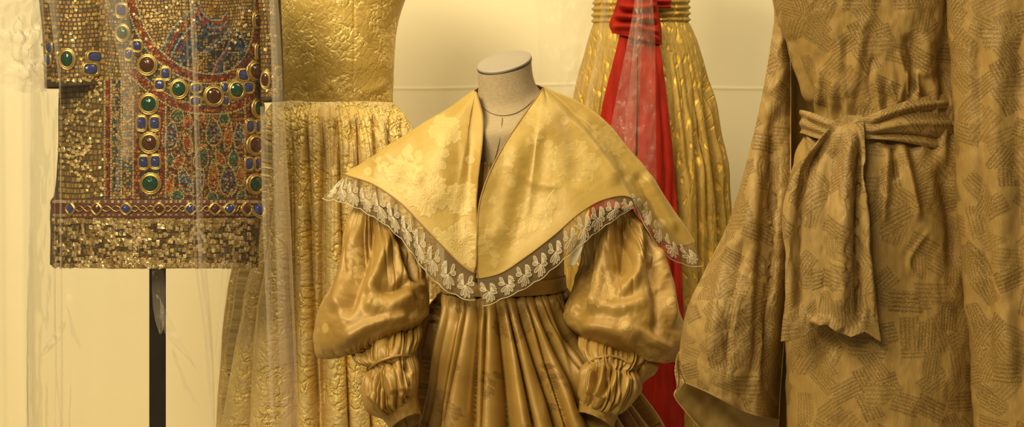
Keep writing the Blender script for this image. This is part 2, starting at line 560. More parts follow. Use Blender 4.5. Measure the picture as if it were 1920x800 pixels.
# ------------------------------------------------------------------ woven flower pattern, a small height field
class Field:
    def __init__(s, x0, y0, x1, y1, res, wrap=False):
        s.x0, s.y0, s.res, s.wrap = x0, y0, res, wrap
        s.nx, s.ny = int((x1 - x0) / res), int((y1 - y0) / res)
        s.H = np.zeros((s.ny, s.nx))
        s.X, s.Y = np.meshgrid(x0 + np.arange(s.nx) * res, y0 + np.arange(s.ny) * res)

    def loc(s, cx, cy, rot):
        dx, dy = s.X - cx, s.Y - cy
        if s.wrap:
            w, h = s.nx * s.res, s.ny * s.res
            dx = (dx + w / 2) % w - w / 2; dy = (dy + h / 2) % h - h / 2
        c, q = math.cos(rot), math.sin(rot)
        return dx * c + dy * q, -dx * q + dy * c

    def put(s, h):
        s.H = np.maximum(s.H, h)

    def flower(s, cx, cy, R, rot=0, n=5):
        x, y = s.loc(cx, cy, rot); r = np.hypot(x, y); th = np.arctan2(y, x)
        s.H[r < R * .8] *= .3
        for k, (q, ph) in enumerate(((1, 0), (.66, .6), (.38, .2))):
            pet = np.abs(np.cos(n * .5 * th + ph))
            out = R * q * (.66 + .30 * pet**.55 + .045 * np.cos(17 * th + k) + .03 * np.cos(29 * th))
            ins = np.clip((out - r) / (R * .05), 0, 1)
            stri = .55 + .45 * np.cos(34 * th + 5 * np.sin(3 * th) + k)
            edge = np.exp(-((out - r) / (R * .055))**2)
            val = ins * (.30 + .45 * stri * sstep(.2, 1, r / (out + 1e-6))) + .5 * edge * ins
            s.H = np.where(r < out, np.clip(val, 0, 1), s.H)
        dots = (np.cos(r * 2 * math.pi / (R * .075)) > 0) & (np.cos(th * 9) > 0) & (r < R * .27)
        s.H = np.where(r < R * .27, np.where(dots, 1.0, .1), s.H)

    def leaf(s, cx, cy, L, wd, rot):
        x, y = s.loc(cx, cy, rot)
        t = np.clip(x / L, 0, 1)
        w = wd * np.sin(math.pi * t**.8)**.9 * (1 + .22 * ((t * 5) % 1))
        m = (x > 0) & (x < L) & (np.abs(y) < w)
        v = .55 + .45 * np.cos((x - np.abs(y) * .8) * 2 * math.pi / (L * .14))
        v = np.where(np.abs(y) < L * .025, 1, v)
        s.H = np.where(m, np.maximum(s.H, v), s.H)

    def stem(s, pts, w):
        pts = np.asarray(pts, float)
        m = (s.X > pts[:, 0].min() - 4 * w) & (s.X < pts[:, 0].max() + 4 * w) & (s.Y > pts[:, 1].min() - 4 * w) & (s.Y < pts[:, 1].max() + 4 * w)
        d, _, _ = polydist(s.X[m], s.Y[m], pts)
        s.H[m] = np.maximum(s.H[m], (d < w) * .9)

    def rosette(s, cx, cy, R):
        x, y = s.loc(cx, cy, 0); r = np.hypot(x, y); th = np.arctan2(y, x)
        v = (r < R) * (.35 + .65 * (np.cos(9 * th) > -.2) * (np.cos(r * 6.28 / (R * .42)) > -.3))
        s.put(v)

    def spray(s, cx, cy, L, rot, n=5):
        d = np.array([math.cos(rot), math.sin(rot)]); e = np.array([-d[1], d[0]])
        pts = [np.array([cx, cy]) + d * L * t + e * L * .16 * math.sin(t * 3.2) for t in np.linspace(0, 1, 9)]
        if not s.wrap:
            s.stem(pts, L * .018)
        for i in range(n):
            t = .18 + .8 * i / n
            p = np.array([cx, cy]) + d * L * t + e * L * .16 * math.sin(t * 3.2)
            s.leaf(p[0], p[1], L * .34, L * .10, rot + (.9 if i % 2 else -.9))
        p = pts[-1]
        s.leaf(p[0], p[1], L * .34, L * .11, rot + .1)

    def sample(s, x, y):
        u = (x - s.x0) / s.res; v = (y - s.y0) / s.res
        if s.wrap:
            u = u % s.nx; v = v % s.ny
            i0 = np.floor(u).astype(int) % s.nx; j0 = np.floor(v).astype(int) % s.ny
            i1 = (i0 + 1) % s.nx; j1 = (j0 + 1) % s.ny
        else:
            u = np.clip(u, 0, s.nx - 1.001); v = np.clip(v, 0, s.ny - 1.001)
            i0 = np.floor(u).astype(int); j0 = np.floor(v).astype(int); i1, j1 = i0 + 1, j0 + 1
        fu, fv = u - np.floor(u), v - np.floor(v)
        H = s.H
        return (H[j0, i0] * (1 - fu) + H[j0, i1] * fu) * (1 - fv) + (H[j1, i0] * (1 - fu) + H[j1, i1] * fu) * fv


damask = Field(0, 0, .34, .36, .0006, True)
for a in ((.09, .08, .042, .3), (.25, .26, .042, 1.4)):
    damask.flower(*a)
for a in ((.13, .15, .075, 1.2), (.05, .17, .06, 2.2), (.28, .06, .07, -.6), (.20, .30, .06, 2.7), (.17, .02, .06, .5)):
    damask.spray(*a)
for a in ((.03, .03), (.17, .11), (.21, .18), (.31, .17), (.06, .29), (.12, .25), (.15, .33), (.30, .33), (.01, .22), (.24, .12)):
    damask.rosette(a[0], a[1], .0085)

broct = Field(0, 0, .26, .32, .001, True)
for a in ((.07, .07, .062, .1, 6), (.20, .22, .062, .7, 6), (.20, .05, .045, .3, 5), (.06, .22, .05, .9, 5)):
    broct.flower(*a)
for a in ((.13, .10, .08, 1.2, 6), (.02, .15, .07, .6, 5), (.15, .27, .08, -.9, 6), (.24, .13, .07, 1.9, 6), (.10, .30, .07, 2.6, 5)):
    broct.spray(*a)
for a in ((.10, .02, .07, .2, 6), (.16, .16, .08, -1.5, 6), (.02, .30, .07, .4, 6), (.23, .30, .07, 2.0, 6), (.13, .21, .06, 3.0, 5), (.05, .12, .06, -2.3, 5)):
    broct.spray(*a)
broct.H = np.clip(broct.H * 1.1, 0, 1)


# ================================================================== setting
def setting():
    xs = np.concatenate([np.linspace(-3.2, -1.75, 30), np.linspace(-1.74, -.6, 420), np.linspace(-.59, 3.2, 160)])
    zs = np.sort(np.concatenate([np.linspace(0, 3.2, 120), np.linspace(1.47, 1.54, 50)]))
    X, Z = np.meshgrid(xs, zs)
    P = np.stack([X, np.full_like(X, 4.0), Z], -1)
    P[..., 1] += .006 * fbm(X * 1.3, Z * .8, seed=3)
    o = gridmesh('wall_back', P, M['wall'])
    px, py = proj(P)
    # the sheet hangs in soft pleats at the left
    D = np.zeros_like(X)
    for x0, w, a in ((14, 10, .02), (40, 8, -.015), (64, 7, .018), (112, 16, .014), (165, 25, .012), (225, 25, .010), (-40, 30, .03), (330, 40, .01), (440, 40, .01)):
        D += a * .45 * np.exp(-((px - x0 - (py - 400) * .01) / w)**2) * sstep(60, 260, py)
    P2 = P.copy(); P2[..., 1] -= D * .8
    crease = np.exp(-((py - 162 - 4 * np.sin(px * .01)) / 3.0)**2) * (px > 500)
    P2[..., 1] -= crease * .0018
    bpy.data.objects.remove(o)
    o = gridmesh('wall_back', P2, M['wall'], uv=np.stack([X, Z], -1))
    o['kind'] = 'structure'

    def box(name, x0, y0, z0, x1, y1, z1, mat):
        V = [(x, y, z) for x in (x0, x1) for y in (y0, y1) for z in (z0, z1)]
        Fc = [(0, 1, 3, 2), (4, 6, 7, 5), (0, 4, 5, 1), (2, 3, 7, 6), (0, 2, 6, 4), (1, 5, 7, 3)]
        q = link(name, raw_mesh(name, V, Fc, False), None, (mat,)); q['kind'] = 'structure'; return q
    box('floor', -3.2, -.6, -.05, 3.2, 4.05, 0, M['floor'])
    box('platform', -2.6, 2.99, 0, 2.6, 3.96, .36, M['wall'])
    box('platform_step', .2, 1.75, 0, 1.6, 2.42, .3, M['wall'])


setting()


def pleat(phi, n, seed, warp=.5, vv=None, p=.7):
    q = phi * n / 2 + warp * noise(phi * n * .35 + 10, (vv * 1.5 if vv is not None else 0 * phi), seed=seed) * 2
    return np.abs(np.sin(q))**p - .6


def interval(px, py, tops, bots, y0, y1, p=.6, skew=.35):
    """height of soft pleats lying between crease lines that fan from y0 to y1"""
    tops, bots = np.array(tops, float), np.array(bots, float)
    a = (py - y0) / (y1 - y0)
    H = np.zeros(px.shape); inside = np.zeros(px.shape, bool)
    for i in range(len(tops) - 1):
        l = tops[i] + (bots[i] - tops[i]) * a; r = tops[i + 1] + (bots[i + 1] - tops[i + 1]) * a
        t = (px - l) / (r - l + 1e-6)
        m = (t >= 0) & (t < 1)
        tt = np.clip(t, 0, 1)**(math.log(.5) / math.log(skew if i % 2 else 1 - skew))
        H = np.where(m, (np.sin(math.pi * tt)**p) * np.clip((r - l) / 40, .4, 1.4), H); inside |= m
    return H, inside


# ================================================================== middle: satin gown, dress form, wide collar
def dress_form():
    th = thing('dress_form', 'linen covered dress form neck and chest with flat grey cap under the wide gold collar', 'dress form', (W(950, 250, 2.52)[0], 2.52, 0.0))
    T = Tube([(895.5, 128, 996, 108, 2.53, .05, -20), (896, 140, 997, 124, 2.53, .05, -20), (897, 160, 1000, 145, 2.53, .051, -22),
              (894, 182, 1008, 166, 2.53, .055, -26), (884, 196, 1022, 182, 2.525, .062, -30), (862, 214, 1044, 200, 2.52, .074, -26),
              (842, 240, 1058, 232, 2.51, .082, -12), (836, 290, 1062, 286, 2.505, .080, -3), (850, 360, 1045, 360, 2.50, .078),
              (862, 450, 1030, 450, 2.50, .075), (870, 530, 1020, 530, 2.50, .068), (850, 620, 1040, 620, 2.50, .08), (850, 680, 1040, 680, 2.5, .08)], 160, 160)
    gridmesh('torso', T.P, M['linen'], th)
    # cap: a thin disc tilted like the cut of the neck
    top = T.P[0]; c = top.mean(0)
    nrm = np.cross(top[40] - c, top[80] - c); nrm /= np.linalg.norm(nrm)
    if nrm[2] < 0: nrm = -nrm
    rings = [c + (top - c) * k + nrm * h for k, h in ((1.0, -.001), (1.012, .001), (1.012, .0035), (.985, .0045), (.6, .0047), (.001, .0047))]
    gridmesh('neck_cap', np.array(rings), M['capm'], th)
    rim = [c + (top - c) * k + nrm * h for k, h in ((1.0, -.003), (1.02, -.0028), (1.02, .0004), (1.0, .0006))]
    gridmesh('cap_rim', np.array(rim), M['caprim'], th)
    px, py = proj(T.P); fr = normals(T.P, T.cen[:, None])[..., 1] < 0
    def stick(x, y):
        d = (px - x)**2 + (py - y)**2 + (~fr) * 1e6
        k = np.unravel_index(np.argmin(d), d.shape); q = T.P[k].copy(); q[1] -= .0008
        return W(x, y, q[1])
    s1 = np.array([stick(*p) for p in curve([(894, 186), (905, 202), (925, 214), (945, 217), (970, 211), (995, 193), (1012, 174)], 40)])
    s2 = np.array([stick(*p) for p in curve([(942, 217), (940, 245), (933, 280), (922, 315)], 24)])
    sm = lambda a: np.stack([np.convolve(np.pad(a[:, k], 3, 'edge'), np.ones(7) / 7, 'valid') for k in range(3)], 1)
    rawobj('seam', [sweep(sm(s1), .0009, 5), sweep(sm(s2), .0006, 5)], M['seam'], th)
    # stand under the gown
    zt = W(950, 680, 2.5)[2]
    x0 = BASE[th.name][0]
    rawobj('pole', [sweep(np.array([(x0, 2.50, .02), (x0, 2.50, zt / 2), (x0, 2.50, zt + .15)]), .016, 12)], M['black'], th)
    rawobj('base', [sweep(np.array([(x0, 2.50, 0), (x0, 2.50, .012), (x0, 2.50, .02)]), (.14, .14, .12), 28)], M['black'], th)


def satin_gown():
    base = W(960, 250, 2.48); base[2] = 0
    th = thing('satin_gown', 'gold brown satin gown with huge puffed sleeves and pleated skirt in the middle', 'gown', base)
    tone = lambda P, uv: damask.sample(uv[..., 0] + .07, uv[..., 1] + .03)
    # bodice
    T = Tube([(848, 303, 1046, 303, 2.49, .072), (838, 340, 1054, 340, 2.49, .084), (834, 400, 1056, 400, 2.485, .098), (832, 470, 1056, 470, 2.485, .098), (830, 543, 1058, 541, 2.485, .092)], 240, 120)
    N = normals(T.P, T.cen[:, None]); px, py = proj(T.P)
    g = .0035 * np.sin(px * .75 + 2 * noise(px * .08, py * .03)) * np.exp(-(py - 303) / 16) + .003 * noise(px * .03, py * .01)
    P = T.P + N * g[..., None]
    uv = uv_arc(P)
    gridmesh('bodice', P, M['satin'], th, uv, tone(P, uv), .0012)
    # waistband with its cord edge
    T2 = Tube([(829, 520, 1060, 516, 2.482, .098), (828, 534, 1061, 530, 2.482, .102), (828, 546, 1062, 542, 2.482, .102)], 200, 14)
    uv = uv_arc(T2.P); gridmesh('waistband', T2.P, M['satin'], th, uv, tone(T2.P, uv) * .6, .002)
    # skirt
    T = Tube([(829, 545, 1062, 541, 2.48, .100), (821, 556, 1068, 552, 2.475, .108), (806, 590, 1080, 590, 2.47, .125), (794, 640, 1100, 640, 2.47, .14), (783, 700, 1160, 700, 2.47, .15),
              (772, 760, 1212, 760, 2.47, .165), (764, 800, 1236, 800, 2.47, .175), (740, 950, 1270, 950, 2.47, .22), (690, 1250, 1310, 1250, 2.47, .27), (650, 1557, 1340, 1557, 2.47, .31)], 620, 330, front=.62)
    N = normals(T.P, T.cen[:, None]); px, py = proj(T.P)
    tops = [818, 838, 856, 874, 893, 910, 928, 948, 966, 985, 1001, 1014, 1028, 1045, 1060]
    bots = [768, 792, 812, 838, 880, 905, 948, 1000, 1040, 1062, 1108, 1148, 1180, 1206, 1232]
    H, ins = interval(px, py, tops, bots, 548, 800, .42, .3)
    ins &= N[..., 1] < .1
    gen = pleat(T.PHI, 44, 4, .6, T.T)
    fade = sstep(0, .05, T.T)
    D = np.where(ins, (H - .6) * .055, gen * .028) * (.25 + .75 * fade)
    D = D + .005 * noise(px * .02, py * .008, seed=8) * fade
    P = T.P + N * D[..., None]
    P = sculpt(P, [(((905, 580), (893, 690), (884, 800)), 7, .008), (((980, 560), (1012, 700), (1030, 800)), 8, .007), (((870, 575), (845, 690), (825, 800)), 6, .006),
                   (((1040, 560), (1080, 700), (1090, 800)), 9, -.008), (((940, 600), (960, 800)), 6, -.005)], N)
    uv = uv_arc(T.P)
    gridmesh('skirt', P, M['satin'], th, uv, tone(P, uv))

    def sleeve(rings, under, cuff, strokes, ustrokes, seed, band):
        T = Tube(rings, 420, 260, front=.6)
        N = normals(T.P, T.cen[:, None]); px, py = proj(T.P)
        v = T.T
        D = .006 * pleat(T.PHI, 15, seed, 1.6, v, .8) * (sstep(0, .08, v) * (1 - sstep(.2, .6, v)))
        D += .009 * pleat(T.PHI, 30, seed + 2, 1., v, .8) * sstep(.82, 1, v)
        D += .010 * fbm(px * .011 + seed, py * .010, seed=seed, o=2)
        P = T.P + N * D[..., None]
        D2 = .0022 * fbm(px * .035, py * .03, seed=seed + 8) 
        P = sculpt(P + N * D2[..., None], strokes, N, scale=1.45)
        uv = uv_arc(T.P)
        so = gridmesh('sleeve', P, M['satin_sl'], th, uv, damask.sample(uv[..., 0] + .13 * seed, uv[..., 1] + .1))
        U = Tube(under, 300, 200, front=.6)
        N = normals(U.P, U.cen[:, None]); px, py = proj(U.P)
        yb = np.interp(px, [b[0] for b in band], [b[1] for b in band])
        near = np.exp(-np.abs(py - yb) / 16.)
        D = .011 * pleat(U.PHI, 13, seed + 5, 1.5, U.T, .8) * (.3 + .7 * (1 - near)) + .004 * pleat(U.PHI, 26, seed + 9, 1.2, U.T) * near
        D += .006 * fbm(px * .022, py * .018, seed=seed + 3, o=2)
        D *= sstep(1.0, .9, U.T)
        P = sculpt(U.P + N * D[..., None], ustrokes, N)
        uv = uv_arc(U.P)
        gridmesh('undersleeve', P, M['satin_sl'], so, uv, damask.sample(uv[..., 0], uv[..., 1]) * .25)
        # cord that ties the puff
        b3 = curve([(x, y) for x, y in band], 40)
        d = lambda x, y: np.argmin(((px - x)**2 + (py - y)**2 + (N[..., 1] > 0) * 1e6).ravel())
        pts = np.array([W(x, y, P.reshape(-1, 3)[d(x, y)][1] - .002) for x, y in b3])
        pts = np.stack([np.convolve(np.pad(pts[:, k], 4, 'edge'), np.ones(9) / 9, 'valid') for k in range(3)], 1)
        rawobj('cord', [sweep(pts, .0028, 7)], M['satin'], so)
        K = Tube(cuff, 160, 40)
        P = K.P + normals(K.P, K.cen[:, None]) * (.0015 * noise(K.PHI * 4, K.T * 3, seed=seed))[..., None]
        uv = uv_arc(K.P)
        gridmesh('cuff', P, M['satin_sl'], so, uv, damask.sample(uv[..., 0], uv[..., 1]) * .3, .003)
        e = P[-1]
        rawobj('cuff_edge', [sweep(e[:-1:2], .0018, 6, True)], M['piping'], so)
        return so
    sleeve([(662, 384, 744, 388, 2.475, .045), (644, 440, 768, 432, 2.465, .062), (631, 490, 789, 478, 2.45, .082), (617, 545, 803, 528, 2.43, .10),
            (604, 600, 809, 568, 2.415, .108), (596, 638, 808, 594, 2.405, .10), (600, 662, 792, 610, 2.40, .078), (632, 662, 778, 618, 2.385, .05)],
           [(672, 632, 786, 606, 2.385, .05), (662, 655, 788, 630, 2.365, .056), (668, 676, 780, 650, 2.35, .052), (690, 690, 774, 664, 2.34, .040), (685, 708, 782, 684, 2.335, .050),
            (686, 740, 783, 708, 2.33, .058), (694, 768, 780, 732, 2.33, .052), (716, 784, 778, 744, 2.33, .038)],
           [(714, 778, 780, 738, 2.33, .044, 12), (723, 790, 784, 753, 2.33, .046, 18), (733, 808, 790, 778, 2.33, .046, 22)],
           [(((742, 398), (752, 440), (768, 500), (790, 540)), 10, -.016), (((724, 400), (726, 450), (712, 500), (690, 560)), 12, .013), (((700, 405), (690, 460), (665, 540), (645, 600)), 11, -.012),
            (((745, 440), (765, 520), (800, 545)), 9, .008), (((680, 560), (720, 575), (780, 548)), 16, .010), (((690, 530), (735, 545), (775, 520)), 9, -.008), (((640, 640), (690, 612), (770, 590)), 10, .008),
            (((670, 420), (650, 500), (625, 590)), 12, .008)],
           [(((735, 690), (745, 715), (750, 735)), 7, .010), (((700, 700), (715, 730), (730, 760)), 6, -.008), (((712, 690), (728, 712), (738, 740)), 6, .009), (((770, 690), (762, 720), (745, 748)), 6, .008),
            (((690, 735), (705, 750), (722, 768)), 5, .008), (((755, 680), (765, 700), (768, 730)), 5, -.008)], 3,
           [(690, 692), (705, 680), (728, 671), (752, 666), (776, 667)])
    s2 = sleeve([(1112, 392, 1192, 390, 2.475, .045), (1092, 440, 1216, 434, 2.465, .062), (1078, 490, 1243, 484, 2.45, .082), (1066, 540, 1268, 536, 2.43, .10), (1059, 580, 1286, 592, 2.415, .108),
                 (1068, 612, 1297, 648, 2.405, .10), (1092, 632, 1288, 684, 2.40, .075), (1112, 640, 1236, 682, 2.385, .05)],
                [(1092, 626, 1210, 650, 2.385, .048), (1088, 650, 1214, 668, 2.365, .054), (1096, 668, 1204, 682, 2.35, .050), (1104, 677, 1192, 692, 2.34, .042), (1094, 694, 1196, 708, 2.335, .052),
                 (1090, 720, 1196, 735, 2.33, .060), (1090, 740, 1178, 762, 2.33, .052), (1093, 748, 1154, 772, 2.33, .038)],
                [(1089, 743, 1158, 773, 2.33, .044, 12), (1086, 757, 1154, 786, 2.33, .046, 17), (1084, 774, 1150, 806, 2.33, .046, 20)],
                [(((1150, 400), (1142, 450), (1125, 520), (1108, 600)), 12, .010), (((1118, 410), (1105, 470), (1095, 540), (1085, 600)), 9, -.010), (((1185, 400), (1195, 470), (1190, 520), (1150, 560)), 12, .012),
                 (((1172, 410), (1170, 470), (1160, 520)), 10, -.012), (((1210, 440), (1226, 520), (1235, 580), (1228, 640)), 10, -.010), (((1225, 450), (1252, 540), (1262, 620)), 8, .010),
                 (((1085, 610), (1140, 615), (1200, 640)), 14, .010), (((1100, 560), (1150, 575), (1220, 560)), 12, .008), (((1160, 600), (1210, 630), (1270, 660)), 10, .007)],
                [(((1132, 680), (1130, 710), (1118, 745)), 7, .011), (((1112, 690), (1106, 720), (1108, 742)), 6, .009), (((1160, 690), (1150, 720), (1132, 750)), 6, .010), (((1120, 685), (1117, 715), (1113, 742)), 5, -.009),
                 (((1146, 690), (1140, 715), (1126, 745)), 5, -.009), (((1180, 700), (1170, 730), (1150, 760)), 7, .007)], 5,
                [(1102, 681), (1118, 671), (1140, 667), (1165, 671), (1182, 682), (1194, 697)])
    # pale tape that hangs from the armhole under the collar
    q = np.linspace(0, 1, 30)[:, None]; c2 = np.linspace(0, 1, 6)[None]
    X = 1094 - 22 * q + (4 + 5 * np.sin(q * 2.5)) * (c2 - .5) * 2; Yp = 438 + 60 * q + 0 * c2
    gridmesh('tape', W(X, Yp, 2.362 + .006 * q + .003 * np.sin(c2 * 5)), M['lace'], th, None, None, .001)['label'] = 'cream tape hanging beside the sleeve'
    # the loose ruffle that sticks out behind the right wrist
    rows = [[(1188, 672, 2.34), (1196, 690, 2.335), (1196, 722, 2.34)], [(1205, 672, 2.345), (1209, 690, 2.33), (1204, 718, 2.345)], [(1222, 676, 2.35), (1224, 690, 2.345), (1216, 708, 2.35)], [(1234, 684, 2.36), (1233, 692, 2.355), (1226, 702, 2.36)]]
    G = np.array([[W(*q) for q in r] for r in rows])
    G = spline([0, 1, 2, 3], G, np.linspace(0, 3, 40)); G = np.swapaxes(spline([0, 1, 2], np.swapaxes(G, 0, 1), np.linspace(0, 2, 40)), 0, 1)
    gridmesh('ruffle', G, M['satin_sl'], s2, None, np.zeros(G.shape[:2]), .0015)


COL = {}


def collar():
    base = W(945, 350, 2.5); base[2] = W(945, 520, 2.35)[2]
    th = thing('pelerine_collar', 'wide pale gold floral satin cape collar edged with white lace over the middle gown', 'collar', base)
    fld = Field(560, 120, 1340, 560, .6)
    for a in ((803, 365, 44, .4), (857, 460, 42, 1.0), (756, 330, 34, 2.0), (868, 372, 34, .2), (835, 245, 34, .5), (1005, 400, 38, .8), (1075, 300, 42, .1), (940, 300, 30, .9), (1150, 262, 34, 1.2), (1010, 220, 26, .3)):
        fld.flower(*a)
    for a in ((775, 345, 60, -1.7), (770, 320, 40, -2.6), (845, 400, 40, -.5), (850, 350, 36, 2.6), (700, 300, 44, .4), (985, 275, 42, -.9), (1040, 355, 60, 1.8), (915, 420, 64, 1.4), (1110, 340, 55, -1.9), (1100, 235, 50, .5), (975, 465, 50, -2.2)):
        fld.spray(*a)
    for a in ((783, 287), (760, 284), (820, 435), (866, 420), (885, 460), (835, 290), (830, 312), (690, 322), (925, 375), (1030, 270), (1045, 345), (1120, 305), (1165, 315), (960, 345), (1060, 225), (880, 300), (1200, 345), (1240, 420), (884, 495)):
        fld.rosette(a[0], a[1], 8)

    def panel(cols, nu, nv, strokes, seed):
        # cols: list of 3-D control columns from neck to hem
        m = 7
        G = np.array([curve3(c, m) for c in cols])
        k = np.concatenate([[0], np.cumsum(np.linalg.norm(np.diff(G[:, -1], axis=0), axis=1))])
        G = spline(k, G, np.linspace(0, k[-1], nu))              # nu, m, 3
        G = spline(np.linspace(0, 1, m), np.swapaxes(G, 0, 1), np.linspace(0, 1, nv))   # nv, nu, 3
        N = normals(G)
        px, py = proj(G)
        v = np.linspace(0, 1, nv)[:, None]
        D = .0032 * fbm(px * .009 + seed, py * .009, seed=seed, o=2) * sstep(0, .2, v) + .0004 * fbm(px * .05, py * .05, seed=seed + 2)
        # outward means up and to the front
        if np.sum(N[:, :nu // 2] * np.array([0, -1, .5])) < 0: N = -N
        D = D * sstep(1.0, .85, v) + 0 * px
        pat = fld.sample(px, py) * (G[..., 1] < 2.53) * np.where(px > 896, .55, 1.0)
        D = D + .0003 * pat
        P = sculpt(G + N * D[..., None], strokes, N)
        return P, N, pat

    def curve3(c, n):
        P = W(np.array([q[0] for q in c], float), np.array([q[1] for q in c], float), np.array([q[2] for q in c], float))
        K = np.concatenate([[0], np.cumsum(np.linalg.norm(np.diff(P, axis=0), axis=1))])
        return spline(K, P, np.linspace(0, K[-1], n))

    def fan(neck, hem, bow=0.0, e=.62):
        t = np.linspace(0, 1, 5)
        return [(neck[0] + (hem[0] - neck[0]) * q, neck[1] + (hem[1] - neck[1]) * q - bow * math.sin(math.pi * q), neck[2] + (hem[2] - neck[2]) * q**e) for q in t]
    left = [[(893, 172, 2.49), (906, 238, 2.43), (897, 300, 2.392), (892, 400, 2.362), (894, 500, 2.344), (891, 513, 2.343)],
            fan((892, 172, 2.49), (872, 501, 2.343)), fan((891, 171, 2.492), (836, 467, 2.347)), fan((890, 171, 2.495), (795, 425, 2.355)), fan((889, 170, 2.50), (750, 379, 2.372)),
            fan((889, 170, 2.505), (700, 345, 2.40), 4, .8), fan((889, 170, 2.51), (651, 328, 2.445), 2, 1), fan((891, 168, 2.535), (668, 326, 2.55), 0, 1), fan((905, 160, 2.58), (760, 335, 2.68), 0, 1), fan((948, 157, 2.59), (948, 352, 2.72), 0, 1)]
    PL, NL, pat = panel(left, 560, 300, [(((780, 245), (770, 300), (745, 365)), 16, -.005), (((835, 210), (830, 300), (815, 400)), 22, .005), (((700, 290), (735, 320), (800, 340)), 14, .004), (((870, 240), (875, 350), (870, 480)), 12, .003), (((740, 265), (715, 300), (700, 340)), 12, .004)], 2)
    gridmesh('collar_panel', PL, M['satin_collar'], th, np.stack([PL[..., 0], PL[..., 2]], -1), pat, .0022)
    right = [[(1018, 166, 2.49), (985, 212, 2.445), (935, 290, 2.395), (904, 360, 2.368), (894, 450, 2.352), (893, 522, 2.346)],
             fan((1018, 166, 2.49), (936, 512, 2.344), 0, .5), fan((1018, 166, 2.492), (985, 481, 2.346), 0, .5), fan((1019, 166, 2.495), (1040, 439, 2.353), 0, .55), fan((1019, 166, 2.50), (1090, 396, 2.366), 4),
             fan((1020, 166, 2.50), (1130, 374, 2.386), 8, .7), fan((1020, 166, 2.503), (1176, 368, 2.405), 12, .75), fan((1020, 165, 2.505), (1203, 402, 2.43), 22, .8), fan((1020, 165, 2.508), (1230, 440, 2.452), 30, .9), fan((1020, 164, 2.51), (1262, 458, 2.475), 38, .95),
             [(1020, 164, 2.512), (1075, 188, 2.51), (1115, 212, 2.505), (1155, 252, 2.50), (1195, 304, 2.50), (1245, 376, 2.495), (1298, 456, 2.49)],
             fan((1018, 163, 2.53), (1270, 430, 2.58), 20, 1), fan((1000, 158, 2.57), (1170, 380, 2.68), 0, 1), fan((952, 157, 2.592), (952, 352, 2.722), 0, 1)]
    PR, NR_, pat = panel(right, 640, 300, [(((1050, 200), (1075, 270), (1080, 360)), 18, -.005), (((1085, 205), (1130, 280), (1160, 350)), 16, .006), (((1190, 320), (1215, 370), (1240, 430)), 9, -.006), (((1205, 320), (1235, 375), (1270, 440)), 8, .006),
                                           (((980, 240), (960, 340), (925, 480)), 18, .005), (((1020, 240), (1010, 340), (985, 440)), 16, -.004), (((940, 300), (1000, 340), (1060, 350)), 10, .003), (((1170, 330), (1190, 370), (1205, 395)), 8, .005)], 6)
    gridmesh('collar_panel', PR, M['satin_collar'], th, np.stack([PR[..., 0], PR[..., 2]], -1), pat, .0022)
    # piping along the front edges and the hem
    def edge(P, a):
        e = [P[::4, 0] + np.array([0, -.001, 0]), P[-1, :a:3] + np.array([0, -.001, -.0005])]
        return np.concatenate([e[0][:-2], e[1][1:]])
    nl = 560; nr = 640
    kl = int(np.argmin(np.abs(proj(PL[-1])[0] - 650) + (np.arange(nl) > nl * .8) * 1e4)) + 2
    rx, ry = proj(PR[-1]); kr = int(np.argmin(np.hypot(rx - 1297, ry - 456))) + 1
    rawobj('piping', [sweep(edge(PL, kl), .0016, 6)], M['piping'], th)
    rawobj('piping', [sweep(edge(PR, kr), .0016, 6)], M['piping'], th)

    # net frill with embroidered lace motifs
    def frill(name, hemP, outer, motifs, depth, flip=False, size=1.0):
        n = len(hemP)
        o_ = curve(outer, n)
        OUT = W(o_[:, 0], o_[:, 1], hemP[:, 1] + depth)
        t = np.linspace(0, 1, 14)[:, None, None]
        G = hemP[None] * (1 - t) + OUT[None] * t
        G = G + np.array([0, -1, 0]) * (.004 * np.sin(t * math.pi) + .003 * t * np.sin(np.arange(n) * .35)[None, :, None])
        net = gridmesh(name, G, M['net'], th)
        net['label'] = 'brown net frill worked with white lace sprigs'
        seg = np.concatenate([[0], np.cumsum(np.linalg.norm(np.diff(OUT, axis=0), axis=1))])
        pieces, fills = [], []
        def pt(a, b):
            # a: metres along the edge, b: 0 hem .. 1 outer edge
            i = np.interp(a, seg, np.arange(n)); i0 = int(min(max(i, 0), n - 2)); f = min(max(i - i0, 0), 1)
            jb = np.clip(b, 0, 1.15) * 13; j0 = int(min(jb, 12)); g = jb - j0
            p = (G[j0, i0] * (1 - f) + G[j0, i0 + 1] * f) * (1 - g) + (G[j0 + 1, i0] * (1 - f) + G[j0 + 1, i0 + 1] * f) * g
            return p + np.array([0, -.0016, 0])
        step = seg[-1] / motifs
        sgn = -1 if flip else 1
        hgt = np.linalg.norm(OUT - hemP, axis=1).mean()
        def loop(cx, cy, L, wd, ang, a0, r=.0007, fill=True):
            # teardrop petal from (cx, cy) in units of the motif step; cy along the width of the net
            q = np.linspace(0, 2 * math.pi, 15)[:-1]
            lx = L * (1 - np.cos(q)) / 2; ly = wd * np.sin(q) * np.sin(q / 2)**.8
            c, s_ = math.cos(ang), math.sin(ang)
            X = cx + lx * c - ly * s_; Yv = cy + lx * s_ + ly * c
            p = np.array([pt(a0 + sgn * x * step, y) for x, y in zip(X, Yv)])
            pieces.append(sweep(p, r, 5, True))
            if fill:
                cc = p.mean(0); V = np.concatenate([p + np.array([0, .0002, 0]), [cc + np.array([0, -.0007, 0])]])
                fills.append((V, [(k, (k + 1) % 14, 14) for k in range(14)]))
